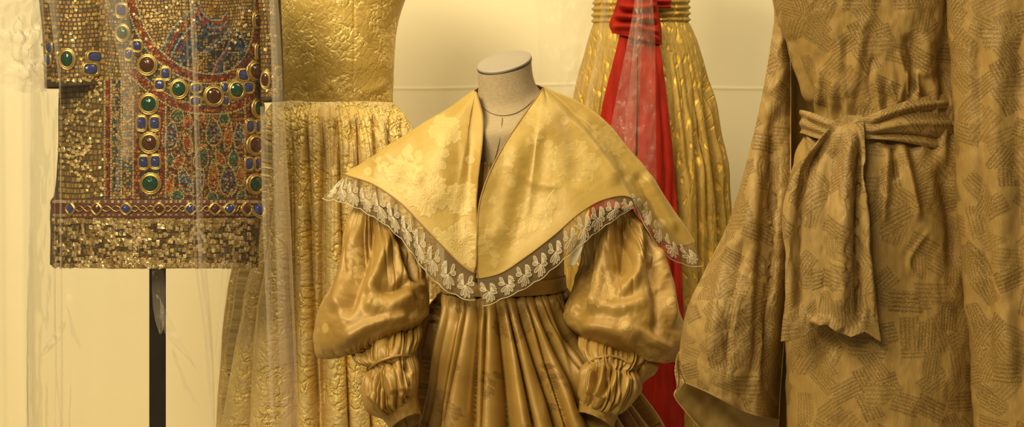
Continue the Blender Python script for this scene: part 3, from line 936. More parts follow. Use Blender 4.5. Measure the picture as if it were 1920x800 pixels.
        for k in range(motifs):
            a0 = (k + .5) * step
            z = size * (1 + .1 * RND.uniform(-1, 1))
            for ang, L in ((.30, .42), (.95, .40), (1.55, .38), (2.15, .40), (2.8, .42)):     # solid lobes at the scalloped edge
                loop(-.02, .58, L * z, .085 * z, ang + RND.uniform(-.1, .1), a0, .0008)
            loop(-.16, .50, .34 * z, .085 * z, -2.75, a0); loop(-.16, .50, .40 * z, .085 * z, -2.15, a0)   # bud
            for j in range(5):                                                              # open picot loops
                loop(.06, .58, .34 * z, .04 * z, -1.35 + .30 * j, a0, .0007, False)
            stem = np.array([pt(a0 + sgn * x * step, y) for x, y in ((-.25, .28), (-.2, .42), (-.02, .58), (.2, .68), (.42, .72))])
            pieces.append(sweep(stem, .0008, 5))
        # scalloped cord at the rim
        rim = np.array([pt(a, .98 + .05 * abs(math.sin(a / step * math.pi))) for a in np.linspace(0, seg[-1], motifs * 14)])
        pieces.append(sweep(rim, .0008, 5))
        rawobj('lace', pieces, M['lace'], net)
        rawobj('lace_pattern', fills, M['lace_fill'], net)
    frill('lace_frill', PL[-1, 1:kl:2], [(890, 563), (862, 556), (822, 532), (792, 500), (766, 464), (730, 426), (690, 400), (648, 380), (604, 372)], 11, -.003, size=1.05)
    k6 = int(np.argmin(np.hypot(rx - 1190, ry - 380)))
    frill('lace_frill', PR[-1, 1:k6:2], [(906, 574), (948, 557), (1010, 524), (1062, 481), (1110, 441), (1150, 412), (1188, 388)], 10, -.004, size=1.05)
    # the lace of the right wing is turned up over the cloth and hangs past its corner
    top = curve([(1182, 361), (1215, 372), (1232, 405), (1258, 436), (1285, 455), (1299, 457)], 60)
    zz = np.interp(top[:, 0], [1180, 1230, 1300], [2.385, 2.425, 2.468])
    hp = W(top[:, 0], top[:, 1], zz)
    frill('lace_frill', hp, [(1184, 366), (1200, 402), (1222, 444), (1250, 478), (1285, 496), (1318, 499)], 5, -.004, size=.9)


dress_form(); satin_gown(); collar()


# ================================================================== left: mosaic minidress, its stand and covers
def mosaic():
    Yc = 2.83
    base = W(297, 500, Yc)
    th = thing('mosaic_minidress', 'beaded mosaic minidress with jewelled neckline and square gold sequin hem, under clear plastic', 'dress', base)
    T = Tube([(282, -172, 356, -172, Yc, .075), (240, -165, 398, -165, Yc, .085), (185, -140, 452, -140, Yc, .09), (150, -70, 486, -70, Yc, .10), (140, 0, 492, 0, Yc, .10), (122, 100, 490, 100, Yc, .10), (114, 170, 488, 170, Yc, .10), (111, 300, 487, 300, Yc, .10), (104, 366, 487, 366, Yc, .102),
              (99, 385, 488, 385, Yc, .104), (98, 440, 485, 440, Yc, .104), (97, 494, 481, 494, Yc, .104)], 200, 160)
    gridmesh('dress_body', T.P, M['dark'], th, thick=.002)
    SL = Tube([(66, -70, 200, -70, Yc - .045, .055), (76, 0, 205, 0, Yc - .05, .055), (84, 80, 208, 80, Yc - .05, .058), (87, 166, 210, 160, Yc - .05, .058)], 120, 80)
    sl = gridmesh('sleeve', SL.P, M['dark'], th, thick=.002)
    SR = Tube([(476, -70, 522, -70, Yc + .03, .06), (484, 0, 524, 0, Yc + .03, .06), (488, 100, 528, 100, Yc + .03, .06), (490, 192, 531, 188, Yc + .03, .06)], 80, 80)
    sr = gridmesh('sleeve', SR.P, M['dark'], th, thick=.002)

    occ = np.zeros((640, 640), bool)                       # what is already covered, one cell a pixel, offset 100

    def tiles(name, parent, S, x, y, w, h, rot, col, lift=.0006, ht=.0014, mat=None, ins=.82, tilt=0.0):
        x, y, w, h, rot = [np.asarray(a, float) for a in (x, y, w, h, rot)]
        V = []
        for k, (sx, sy) in enumerate(((-1, -1), (1, -1), (1, 1), (-1, 1))):
            for lay in (0, 1):
                q = .5 * (1 if lay == 0 else ins)
                dx = sx * w * q; dy = sy * h * q
                X = x + dx * np.cos(rot) - dy * np.sin(rot); Yp = y + dx * np.sin(rot) + dy * np.cos(rot)
                P, N = S.at(X, Yp)
                tl = (NR_T[:len(x), k] * tilt) if tilt else 0
                V.append(P + N * (lift + lay * ht + lay * tl)[..., None] if tilt else P + N * (lift + lay * ht))
        V = np.stack(V, 1)                                  # n, 8 : index = 2*k + lay
        n = len(x); o = (np.arange(n) * 8)[:, None]
        Fq = np.array([[1, 3, 5, 7], [0, 2, 3, 1], [2, 4, 5, 3], [4, 6, 7, 5], [6, 0, 1, 7]])
        Fc = (o[:, None] + Fq[None]).reshape(-1, 4)
        off = BASE[parent.name]
        me = raw_mesh(name, (V - off).reshape(-1, 3), Fc, False)
        a = me.color_attributes.new('Col', 'FLOAT_COLOR', 'POINT')
        cc = np.ones((n, 8, 4)); cc[:, :, :3] = np.asarray(col)[:, None]
        a.data.foreach_set('color', cc.astype(np.float32).ravel())
        return link(name, me, parent, (mat or M['tess'],))
    NR_T = NR.uniform(-1, 1, (20000, 4))
    LS = {k: [] for k in 'xywhrc'}

    def jit(c, a=.25):
        f = 1 + NR.uniform(-a, a); return [min(1, v * f * (1 + NR.uniform(-.08, .08))) for v in c]

    def add(x, y, w, h, r, c, mark=True, force=False):
        i, j = int(y) + 100, int(x) + 20
        if not (0 <= i < 640 and 0 <= j < 640): return
        if occ[i, j] and not force: return
        for k, v in zip('xywhrc', (x, y, w, h, r, jit(c))): LS[k].append(v)
        if mark:
            q = int(max(1, min(w, h) / 2 - .3)); occ[max(0, i - q):i + q + 1, max(0, j - q):j + q + 1] = True

    GOLD, PALE, RED, DKRED, BLUE, LBLUE, DBLUE, GREEN, ORANGE, CREAM, TEAL, BROWN = (.44, .24, .048), (.55, .355, .11), (.34, .03, .012), (.13, .015, .01), (.07, .115, .21), (.30, .37, .44), (.018, .028, .055), (.03, .11, .05), (.42, .13, .02), (.55, .42, .20), (.04, .11, .12), (.10, .055, .015)

    def stroke(pts, col, w=4.2, ln=5.0, gap=.8, closed=False):
        pts = np.asarray(pts, float)
        if closed: pts = np.concatenate([pts, pts[:1]])
        seg = np.concatenate([[0], np.cumsum(np.linalg.norm(np.diff(pts, axis=0), axis=1))])
        s = ln / 2
        while s < seg[-1]:
            x, y = np.interp(s, seg, pts[:, 0]), np.interp(s, seg, pts[:, 1])
            x2, y2 = np.interp(s + 1, seg, pts[:, 0]), np.interp(s + 1, seg, pts[:, 1])
            x1, y1 = np.interp(s - 1, seg, pts[:, 0]), np.interp(s - 1, seg, pts[:, 1])
            L_ = ln * RND.uniform(.8, 1.2)
            c = col if isinstance(col, tuple) else RND.choice(col)
            add(x, y, L_ - gap, w - gap * .5, math.atan2(y2 - y1, x2 - x1), c)
            s += L_

    def off(pts, d, n=40):
        c = curve(pts, n); t = np.gradient(c, axis=0); t /= np.linalg.norm(t, axis=1, keepdims=True)
        return c + np.stack([-t[:, 1], t[:, 0]], 1) * d

    # ---- jewels: reserve their places first
    J = [(229, 20, 11, 13, 'blue', 's'), (231, 62, 13, 15, 'green', 'r'), (258, 86, 10, 11, 'blue', 's'), (242, 102, 8, 11, 'blue', 's'), (277, 122, 17, 18, 'brown', 'r'), (311, 138, 9, 12, 'blue', 's'),
         (300, 159, 10, 11, 'blue', 's'), (336, 167, 15, 17, 'green', 'r'), (368, 165, 10, 9, 'blue', 's'), (367, 190, 10, 9, 'blue', 's'), (401, 180, 16, 18, 'brown', 'r'), (421, 164, 7, 10, 'blue', 's'), (423, 189, 7, 9, 'blue', 's'),
         (443, 169, 13, 17, 'green', 'r'), (456, 141, 10, 12, 'blue', 's'), (465, 164, 9, 11, 'blue', 's'), (479, 134, 12, 18, 'brown', 'r'), (485, 98, 7, 16, 'blue', 's'), (484, 40, 8, 14, 'brown', 's'),
         (280, 195, 17, 18, 'green', 'r'), (266, 231, 10, 14, 'blue', 's'), (291, 231, 10, 14, 'blue', 's'), (281, 268, 17, 18, 'brown', 'r'), (270, 304, 10, 13, 'blue', 's'), (292, 303, 10, 13, 'blue', 's'), (283, 344, 18, 18, 'green', 'r'),
         (482, 203, 9, 17, 'green', 'r'), (468, 237, 7, 13, 'blue', 's'), (482, 237, 5, 13, 'blue', 's'), (477, 272, 11, 18, 'brown', 'r'), (466, 307, 7, 13, 'blue', 's'), (481, 307, 5, 13, 'blue', 's'), (477, 345, 11, 18, 'green', 'r')]
    JS = [(94, 90, 8, 11, 'blue', 's'), (92, 113, 8, 11, 'blue', 's'), (127, 111, 14, 18, 'green', 'r'), (178, 107, 13, 11, 'blue', 's'), (170, 130, 13, 12, 'blue', 's'), (203, 128, 6, 19, 'brown', 'r')]
    for x, y, rx, ry, *_ in J:
        yy, xx = np.mgrid[0:640, 0:640]
        occ |= ((xx - 20 - x) / (rx * .95))**2 + ((yy - 100 - y) / (ry * .95))**2 < 1
    # ---- bands
    A1 = [(240, -40), (247, 5), (262, 50), (283, 88), (312, 116), (350, 139), (390, 148), (430, 143), (460, 118), (477, 85), (484, 40), (485, -20)]
    A2 = [(246, 132), (265, 150), (292, 172), (330, 194), (390, 205), (450, 195), (484, 166)]
    for A in (A1, A2):
        for d in (-4, 0, 4): stroke(off(A, d), [RED, RED, DKRED, (.36, .07, .02)], 4.2, 5)
        for d in (-9, 9): stroke(off(A, d), CREAM, 4.0, 4.6)
    A3 = [(222, -30), (226, 20), (238, 65), (262, 105), (300, 150), (340, 170), (400, 182), (445, 172), (475, 140), (486, 90)]
    for d in range(-20, 24, 5): stroke(off(A3, d, 60), [DBLUE, TEAL, BROWN, DBLUE, GOLD], 4.4, 5)
    for x, c in ((197, CREAM), (201, RED), (205, RED), (209, CREAM), (228, CREAM), (250, CREAM), (254, RED), (258, RED), (303, RED), (307, RED), (311, CREAM), (459, CREAM), (463, RED)):
        stroke([(x, 150 if x < 240 else 178), (x, 372)], c if c is CREAM else [RED, DKRED, RED], 4, 5)
    for y in range(195, 372, 5): stroke([(261, y), (302, y)], [RED, DKRED, BROWN, DBLUE], 4.4, 5)
    for y in range(175, 372, 5): stroke([(466, y), (487, y)], [RED, DKRED, BROWN, DBLUE], 4.4, 4)
    # ---- robed figure, plain stand-in: layered red and blue drapery, gold panel, small book
    th_ = np.linspace(0, 2 * math.pi, 20)
    for q in (9, 6, 3): stroke(np.stack([394 + q * np.cos(th_), 22 + q * 1.1 * np.sin(th_)], 1), [ORANGE, GOLD, (.45, .25, .06)], 3.6, 4)
    stroke([(402, -40), (402, 12)], ORANGE, 4, 5)
    lefts = [(0, LBLUE), (5, TEAL), (9, RED), (13, RED), (17, DBLUE), (21, LBLUE), (25, DBLUE), (29, RED), (33, BLUE), (37, DBLUE), (41, BLUE), (45, TEAL), (49, DBLUE), (53, BLUE)]
    for d, c in lefts:
        stroke(np.array([(366, 14), (345, 30), (322, 55), (303, 92)]) + np.array([d * .8, d * .75]), c, 4, 6)
    for d, c in ((0, LBLUE), (5, RED), (9, RED), (13, BLUE), (17, LBLUE), (21, RED), (25, DBLUE), (29, BLUE)):
        stroke([(372 - d * .15, 4 + d), (378, 22 + d), (394, 38 + d * .9), (415, 38 + d * .8), (428, 20 + d)], c, 4, 6)
    for k in range(5):
        stroke([(368 + k * 5, 66), (366 + k * 5, 138)], [GOLD, PALE, GOLD, DBLUE], 4.4, 5)
    for d, c in ((0, LBLUE), (5, RED), (9, RED), (13, DBLUE), (18, BLUE), (22, TEAL), (26, DBLUE), (30, BLUE), (34, TEAL)):
        stroke([(440 - d * .3, 58 + d * .6), (425 - d * .1, 90 + d * .6), (405 + d * .2, 118 + d * .4), (398 + d * .4, 140)], c, 4, 6)
        stroke([(443, 54 + d), (452 - d * .1, 62 + d), (460 - d * .2, 84 + d), (458 - d * .3, 100 + d)], DBLUE if d % 2 else c, 4, 5)
    stroke([(421, 98), (447, 99), (445, 130), (420, 134)], CREAM, 3.6, 4, closed=True)
    for y in range(103, 131, 4): stroke([(424, y), (444, y)], [DBLUE, DBLUE, GOLD, BROWN], 3.8, 4)
    for y in range(40, 144, 5): stroke([(318, y), (466, y)], [DBLUE, DBLUE, (.03, .05, .10), DBLUE], 4.2, 5) if y > 62 else None
    # ---- ornament panel: pointed petals outlined in gold
    def petal(cx, cy, L, wd, ang, fill, line=CREAM):
        q = np.linspace(0, 2 * math.pi, 26)[:-1]
        for sc in (1, .70, .42, .18):
            x = L * np.cos(q) * sc; y = wd * np.sin(q) * (1 - .35 * np.cos(q)) * sc
            P = np.stack([cx + x * math.cos(ang) - y * math.sin(ang), cy + x * math.sin(ang) + y * math.cos(ang)], 1)
            stroke(P, line if sc == 1 else fill, 3.8 if sc < 1 else 3.6, 6 if sc < 1 else 4, closed=True)
    up = -math.pi / 2
    BL, GR, OR = [BLUE, LBLUE, BLUE, DBLUE], [GREEN, TEAL, (.06, .2, .09), GREEN], [ORANGE, RED, (.5, .2, .04), ORANGE]
    for p in ((320, 254, 26, 13, up + .15, BL), (400, 247, 26, 14, up - .1, BL), (448, 254, 24, 10, up, BL), (347, 338, 28, 11, up - .35, BL), (371, 342, 26, 11, up + .35, BL), (428, 338, 28, 15, up, BL),
              (333, 216, 14, 12, up + .3, GR), (420, 220, 13, 9, up, GR), (378, 295, 22, 13, up + .2, GR), (438, 297, 17, 10, up, GR), (332, 366, 10, 12, up, GR), (398, 368, 9, 10, up, GR), (453, 366, 10, 9, up, GR),
              (353, 228, 14, 8, up, OR), (428, 253, 26, 7, up + .1, OR), (352, 268, 20, 8, up - .2, OR), (336, 302, 16, 9, up + .6, OR), (400, 330, 32, 9, up, OR), (318, 345, 20, 8, up + .3, OR), (412, 296, 16, 7, up - .5, OR), (450, 330, 18, 7, up, OR), (376, 218, 8, 7, up, OR), (320, 300, 12, 7, up, GR)):
        petal(*p)
    for y in np.arange(196, 372, 4.2):
        stroke([(314, y), (457, y)], [RED, BROWN, DKRED, ORANGE, GREEN, DBLUE, GOLD, BROWN], 4, 4.2)
    for y in np.arange(150, 372, 4.6):
        stroke([(212, y), (226, y)], [BLUE, TEAL, CREAM, GOLD, DBLUE], 4.2, 5)
        stroke([(231, y), (249, y)], [CREAM, GOLD, PALE, BROWN, BLUE, TEAL, RED], 4.4, 5.5)
    # ---- gold ground: small tight rows above, coarse cracked rows at the side
    for xa, xb, ya, yb, sz, gap, row in ((196, 487, -60, 372, 6.6, 1.3, 6.4), (109, 197, -60, 372, 11.2, 2.4, 10.4)):
        y = ya
        while y < yb:
            x = xa + RND.uniform(0, 4)
            while x < xb:
                co = math.sqrt(max(.05, 1 - ((x - 300) / 192)**2)); s_ = sz * RND.uniform(.65, 1.3) * max(.4, co)
                hh = row - gap * RND.uniform(.7, 1.2)
                add(x + s_ / 2, y + 2.2 * math.sin(x * .05 + y * .02) + RND.uniform(-.5, .5), s_ - gap * max(.45, co), hh, .14 * math.sin(x * .03 + y * .05) + RND.uniform(-.12, .12),
                    RND.choice([GOLD, (.46, .31, .09), PALE, (.33, .20, .045), (.25, .14, .03)] if sz < 9 else [(.34, .215, .05), (.42, .28, .075), (.24, .14, .03), (.38, .25, .065)]), mark=False)
                x += s_
            y += row
    tiles('mosaic_beads', th, T, LS['x'], LS['y'], LS['w'], LS['h'], LS['r'], LS['c'])
    # loose round paillettes over the gold ground
    qx, qy, qc = [], [], []
    for cx, cy, sx, sy, n in ((150, 285, 22, 22, 60), (150, 210, 25, 18, 40), (165, 335, 20, 20, 22), (130, 250, 12, 50, 24), (290, 45, 28, 28, 40), (455, 40, 18, 30, 20), (190, 175, 20, 12, 26), (330, 15, 30, 18, 20)):
        for _ in range(n):
            x_, y_ = RND.gauss(cx, sx), RND.gauss(cy, sy)
            if 115 < x_ < 486 and y_ < 368 and not (196 < x_ < 225 and y_ > 150): qx.append(x_); qy.append(y_); qc.append(jit((.80, .60, .26), .2))
    tiles('paillette_pattern', th, T, qx, qy, [5.2] * len(qx), [5.2] * len(qx), NR.uniform(0, 1.5, len(qx)), qc, .0028, .001, M['sequin'], .7, .0012)
    # sleeves
    for S, so, x0, x1, y1, big in ((SL, sl, 70, 209, 158, 8.6), (SR, sr, 486, 530, 186, 7)):
        X, Yy, Wd, Hh, Rr, Cc = [], [], [], [], [], []
        y = -60
        while y < y1 - 3:
            x = np.interp(y, S.row[:, 1], S.row[:, 0]) + 1.5; xe = np.interp(y, S.row[:, 1], S.row[:, 2]) - 1.5; c0, h0 = (x + xe) / 2, (xe - x) / 2 + 1.5
            while x < xe:
                co = math.sqrt(max(.04, 1 - ((x - c0) / h0)**2)); s_ = big * RND.uniform(.75, 1.2) * max(.3, co)
                if not any(((x - a[0]) / a[2])**2 + ((y - a[1]) / a[3])**2 < .9 for a in JS):
                    X.append(x + s_ / 2); Yy.append(y + 1.5 * math.sin(x * .06)); Wd.append(s_ * .78); Hh.append(6.2); Rr.append(RND.uniform(-.12, .12)); Cc.append(jit(RND.choice([GOLD, (.30, .19, .045), PALE, (.24, .14, .035)])))
                x += s_
            y += 8
        tiles('mosaic_beads', so, S, X, Yy, Wd, Hh, Rr, Cc)
        n = 90 if so is sl else 30
        X = NR.uniform(x0 + 10, x1 - 6, n); Yy = NR.uniform(-40, y1 - 6, n) ; X[:n // 3] = NR.uniform(x0 + 18, x1 - 4, n // 3); Yy[:n // 3] = y1 - np.abs(NR.normal(6, 10, n // 3)) - 4
        tiles('paillette_pattern', so, S, X, Yy, [5.5] * n, [5.5] * n, NR.uniform(0, 1.5, n), [jit((.62, .44, .16), .2) for _ in range(n)], .0024, .001, M['sequin'], .7, .0012)
    # ---- jewelled band at the hip
    HB = Tube([(101, 370, 489, 370, Yc, .106), (98, 374, 490, 374, Yc, .108), (97.5, 388, 490, 388, Yc, .108), (98, 403, 488, 403, Yc, .108), (99, 407, 486, 407, Yc, .106)], 200, 30)
    hb = gridmesh('hip_band', HB.P, M['maroon'], th)
    hb['label'] = 'maroon band with gold links and diamond set stones'
    X, Yy = [], []
    for yy in (378, 404):
        x = 102
        while x < 486:
            co = math.sqrt(max(.1, 1 - ((x - 294) / 197)**2)); X.append(x); Yy.append(yy + RND.uniform(-.6, .6)); x += 11 * co * RND.uniform(.7, 1.4)
    tiles('sequin_pattern', hb, HB, X, Yy, [5.2] * len(X), [5.4] * len(X), [0] * len(X), [jit((.58, .44, .20)) for _ in X], .0004, .001, M['sequin'])
    dia = [(133, 'blue'), (182, 'darkred'), (237, 'blue'), (299, 'brown'), (358, 'blue'), (403, 'darkred'), (430, 'blue'), (462, 'darkred'), (483, 'blue')]
    ch = []
    for i in range(len(dia) - 1):
        a, b = dia[i][0] + 9, dia[i + 1][0] - 9
        n = max(2, int((b - a) / 13))
        for ph in (0, math.pi):
            t = np.linspace(0, 1, n * 8)
            P, N = HB.at(a + (b - a) * t, 391 + 5.2 * np.sin(t * n * math.pi + ph), .0015)
            ch.append(sweep(P, .0011, 5))
    rawobj('chain_pattern', ch, M['bezel'], hb)
    # ---- square sequins of the hem
    X, Yy, Wd, Cc, Rr = [], [], [], [], []
    y = 411
    while y < 500:
        x = 99
        while x < 484:
            co = math.sqrt(max(.06, 1 - ((x - 291) / 194)**2)); w = 8.2 * max(.3, co)
            X.append(x + w / 2); Yy.append(y + RND.uniform(-1.4, 1.4)); Wd.append(w * RND.uniform(.6, .95)); Rr.append(RND.uniform(-.1, .1))
            Cc.append(jit(RND.choice([(.10, .055, .015), (.17, .10, .025), (.24, .15, .04), (.06, .03, .01), (.30, .20, .06), (.14, .07, .02)])))
            x += w
        y += 7.2
    hs = tiles('sequin_hem', th, T, X, Yy, Wd, [6.2] * len(X), Rr, Cc, .0005, .0012, M['sequin'], .85, .0008)
    X, Yy, Wd, Hh, Cc, Rr = [], [], [], [], [], []
    for _ in range(820):
        x, y = RND.uniform(101, 482), RND.uniform(412, 499)
        if RND.random() < .25: y = 496 + RND.uniform(0, 4)
        if RND.random() < .22: y = 411 + RND.uniform(0, 5)
        co = math.sqrt(max(.08, 1 - ((x - 291) / 194)**2))
        for k in range(RND.choice([1, 1, 2, 3])):
            X.append(x + k * 8.4 * co); Yy.append(y); Wd.append(7.2 * max(.3, co)); Hh.append(7.2); Rr.append(RND.uniform(-.12, .12)); Cc.append(jit(RND.choice([(.62, .46, .22), (.50, .35, .13), (.40, .26, .09), (.72, .56, .30), (.30, .19, .06)]), .2))
    m_ = np.array(X) < 483
    f = lambda a: np.array(a)[m_]
    tiles('square_sequins', hs, T, f(X), f(Yy), f(Wd), f(Hh), f(Rr), f(Cc), .0022, .0009, M['sequin'], .8, .0014)

    # ---- stones in gold settings
    def setting_mesh(kind):
        # unit setting lying in the xy plane, z towards the viewer; outer radius 1
        n = 36 if kind == 'r' else 40
        q = np.linspace(0, 2 * math.pi, n, endpoint=False)
        e = 2.0 if kind == 'r' else 3.2
        ring = np.stack([np.sign(np.cos(q)) * np.abs(np.cos(q))**(2 / e), np.sign(np.sin(q)) * np.abs(np.sin(q))**(2 / e)], 1)
        prof = [(1.0, 0), (1.02, .10), (.97, .20), (.90, .16), (.86, .14), (.82, .26), (.74, .30), (.68, .22), (.66, .05)]
        V, Fc = [], []
        for j, (r, z) in enumerate(prof):
            bead = 1 + (.025 * np.cos(q * n / 2) if j in (1, 2) else 0)
            V += [(x * r * b_, y * r * b_, z) for (x, y), b_ in zip(ring, np.broadcast_to(bead, (n,)))]
        for j in range(len(prof) - 1):
            for k in range(n): Fc.append((j * n + k, j * n + (k + 1) % n, (j + 1) * n + (k + 1) % n, (j + 1) * n + k))
        V += [(0, 0, .04)]; Fc += [((len(prof) - 1) * n + k, (len(prof) - 1) * n + (k + 1) % n, len(V) - 1) for k in range(n)]
        bz = raw_mesh('jewel', V, Fc); bz.materials.append(M['bezel'])
        m = 12 if kind == 'r' else 8
        q = np.linspace(0, 2 * math.pi, m, endpoint=False) + math.pi / m
        V, Fc = [], []
        sq = 1.0 if kind == 'r' else 1.05
        for j, (r, z, ph) in enumerate(((.69, .08, 0), (.66, .22, 0), (.46, .36, math.pi / m), (.22, .42, 0))):
            V += [(r * sq * math.cos(a + ph), r * sq * math.sin(a + ph), z) for a in q]
        for j in range(3):
            for k in range(m):
                a, b, c, d = j * m + k, j * m + (k + 1) % m, (j + 1) * m + (k + 1) % m, (j + 1) * m + k
                Fc += [(a, b, d), (b, c, d)] if j else [(a, b, c, d)]
        Fc.append(tuple(3 * m + k for k in range(m)))
        return bz, (V, Fc)
    SET = {k: setting_mesh(k) for k in 'rs'}
    GEM = {}
    def jewel(S, parent, x, y, rx, ry, col, kind, rot=0.0, name='jewel'):
        rx, ry = rx * 1.1, ry * 1.1
        P, N = S.at(x, y, .001)
        hx = float(np.abs(N[1]))
        N = Vector(N); zax = N; yax = Vector((0, 0, 1)); xax = yax.cross(zax).normalized()
        px_m = 2.83 / F
        # widths are given as seen; undo the foreshortening of the curved side
        a = rx * px_m / max(.45, hx); b = ry * px_m
        Mx = Matrix((xax * a, yax * b, zax * min(a, b))).transposed().to_4x4() @ Matrix.Rotation(rot, 4, 'Z')
        Mx.translation = Vector(P - BASE[parent.name])
        o = bpy.data.objects.new(name, SET[kind][0]); C.objects.link(o); o.parent = parent; o.matrix_local = Mx
        if (col, kind) not in GEM:
            g = raw_mesh('gemstone', *SET[kind][1], smooth=False); g.materials.append(M['gem_' + col]); GEM[(col, kind)] = g
        g = bpy.data.objects.new('gemstone', GEM[(col, kind)]); C.objects.link(g); g.parent = o
        o['label'] = {'green': 'green', 'brown': 'brown', 'blue': 'blue', 'darkred': 'dark red'}[col] + ' stone in a gold setting'
    for x, y, rx, ry, col, kind in J: jewel(T, th, x, y, rx, ry, col, kind)
    for x, y, rx, ry, col, kind in JS: jewel(SL, th, x, y, rx, ry, col, kind)
    jewel(SR, th, 498, 150, 9, 16, 'brown', 'r'); jewel(SR, th, 520, 135, 6, 11, 'blue', 's'); jewel(SR, th, 522, 158, 6, 11, 'blue', 's')
    for x, col in dia: jewel(HB, th, x, 391, 9.5, 9.5, col, 's', math.pi / 4)

    # ---- the stand it hangs on
    pb = W(295.5, 500, Yc); pb[2] = 0
    st = thing('display_stand', 'thin black metal pole stand below the mosaic minidress', 'stand', pb)
    zt = W(295.5, 470, Yc)[2]
    hw = 12.5 * Yc / F
    def bar(z0, z1, h=hw):
        x, y = pb[0], Yc
        V = [(x + sx * h * k, y + sy * h * k, z) for z in (z0, z1) for k in (1,) for sx, sy in ((-1, -.9), (-.9, -1), (.9, -1), (1, -.9), (1, .9), (.9, 1), (-.9, 1), (-1, .9))]
        Fc = [tuple(range(8)), tuple(range(15, 7, -1))] + [(i, (i + 1) % 8, 8 + (i + 1) % 8, 8 + i) for i in range(8)]
        return np.array(V), Fc
    rawobj('pole', [bar(.015, zt)], M['black'], st, False)
    rawobj('base', [sweep(np.array([(pb[0], Yc, 0), (pb[0], Yc, .010), (pb[0], Yc, .018)]), (.15, .15, .13), 32)], M['black'], st)
    FT = Tube([(285, -185, 350, -185, Yc, .04), (290, -150, 345, -150, Yc, .045), (220, -115, 420, -115, Yc, .06), (150 + 20, -40, 470, -40, Yc, .085), (150, 60, 455, 60, Yc, .088), (165, 200, 430, 200, Yc, .075), (150, 330, 445, 330, Yc, .085), (150, 480, 440, 480, Yc, .088), (240, 482, 350, 482, Yc, .05), (290, 483, 300, 483, Yc, .004)], 80, 60)
    gridmesh('torso', FT.P, M['linen'], st)


mosaic()


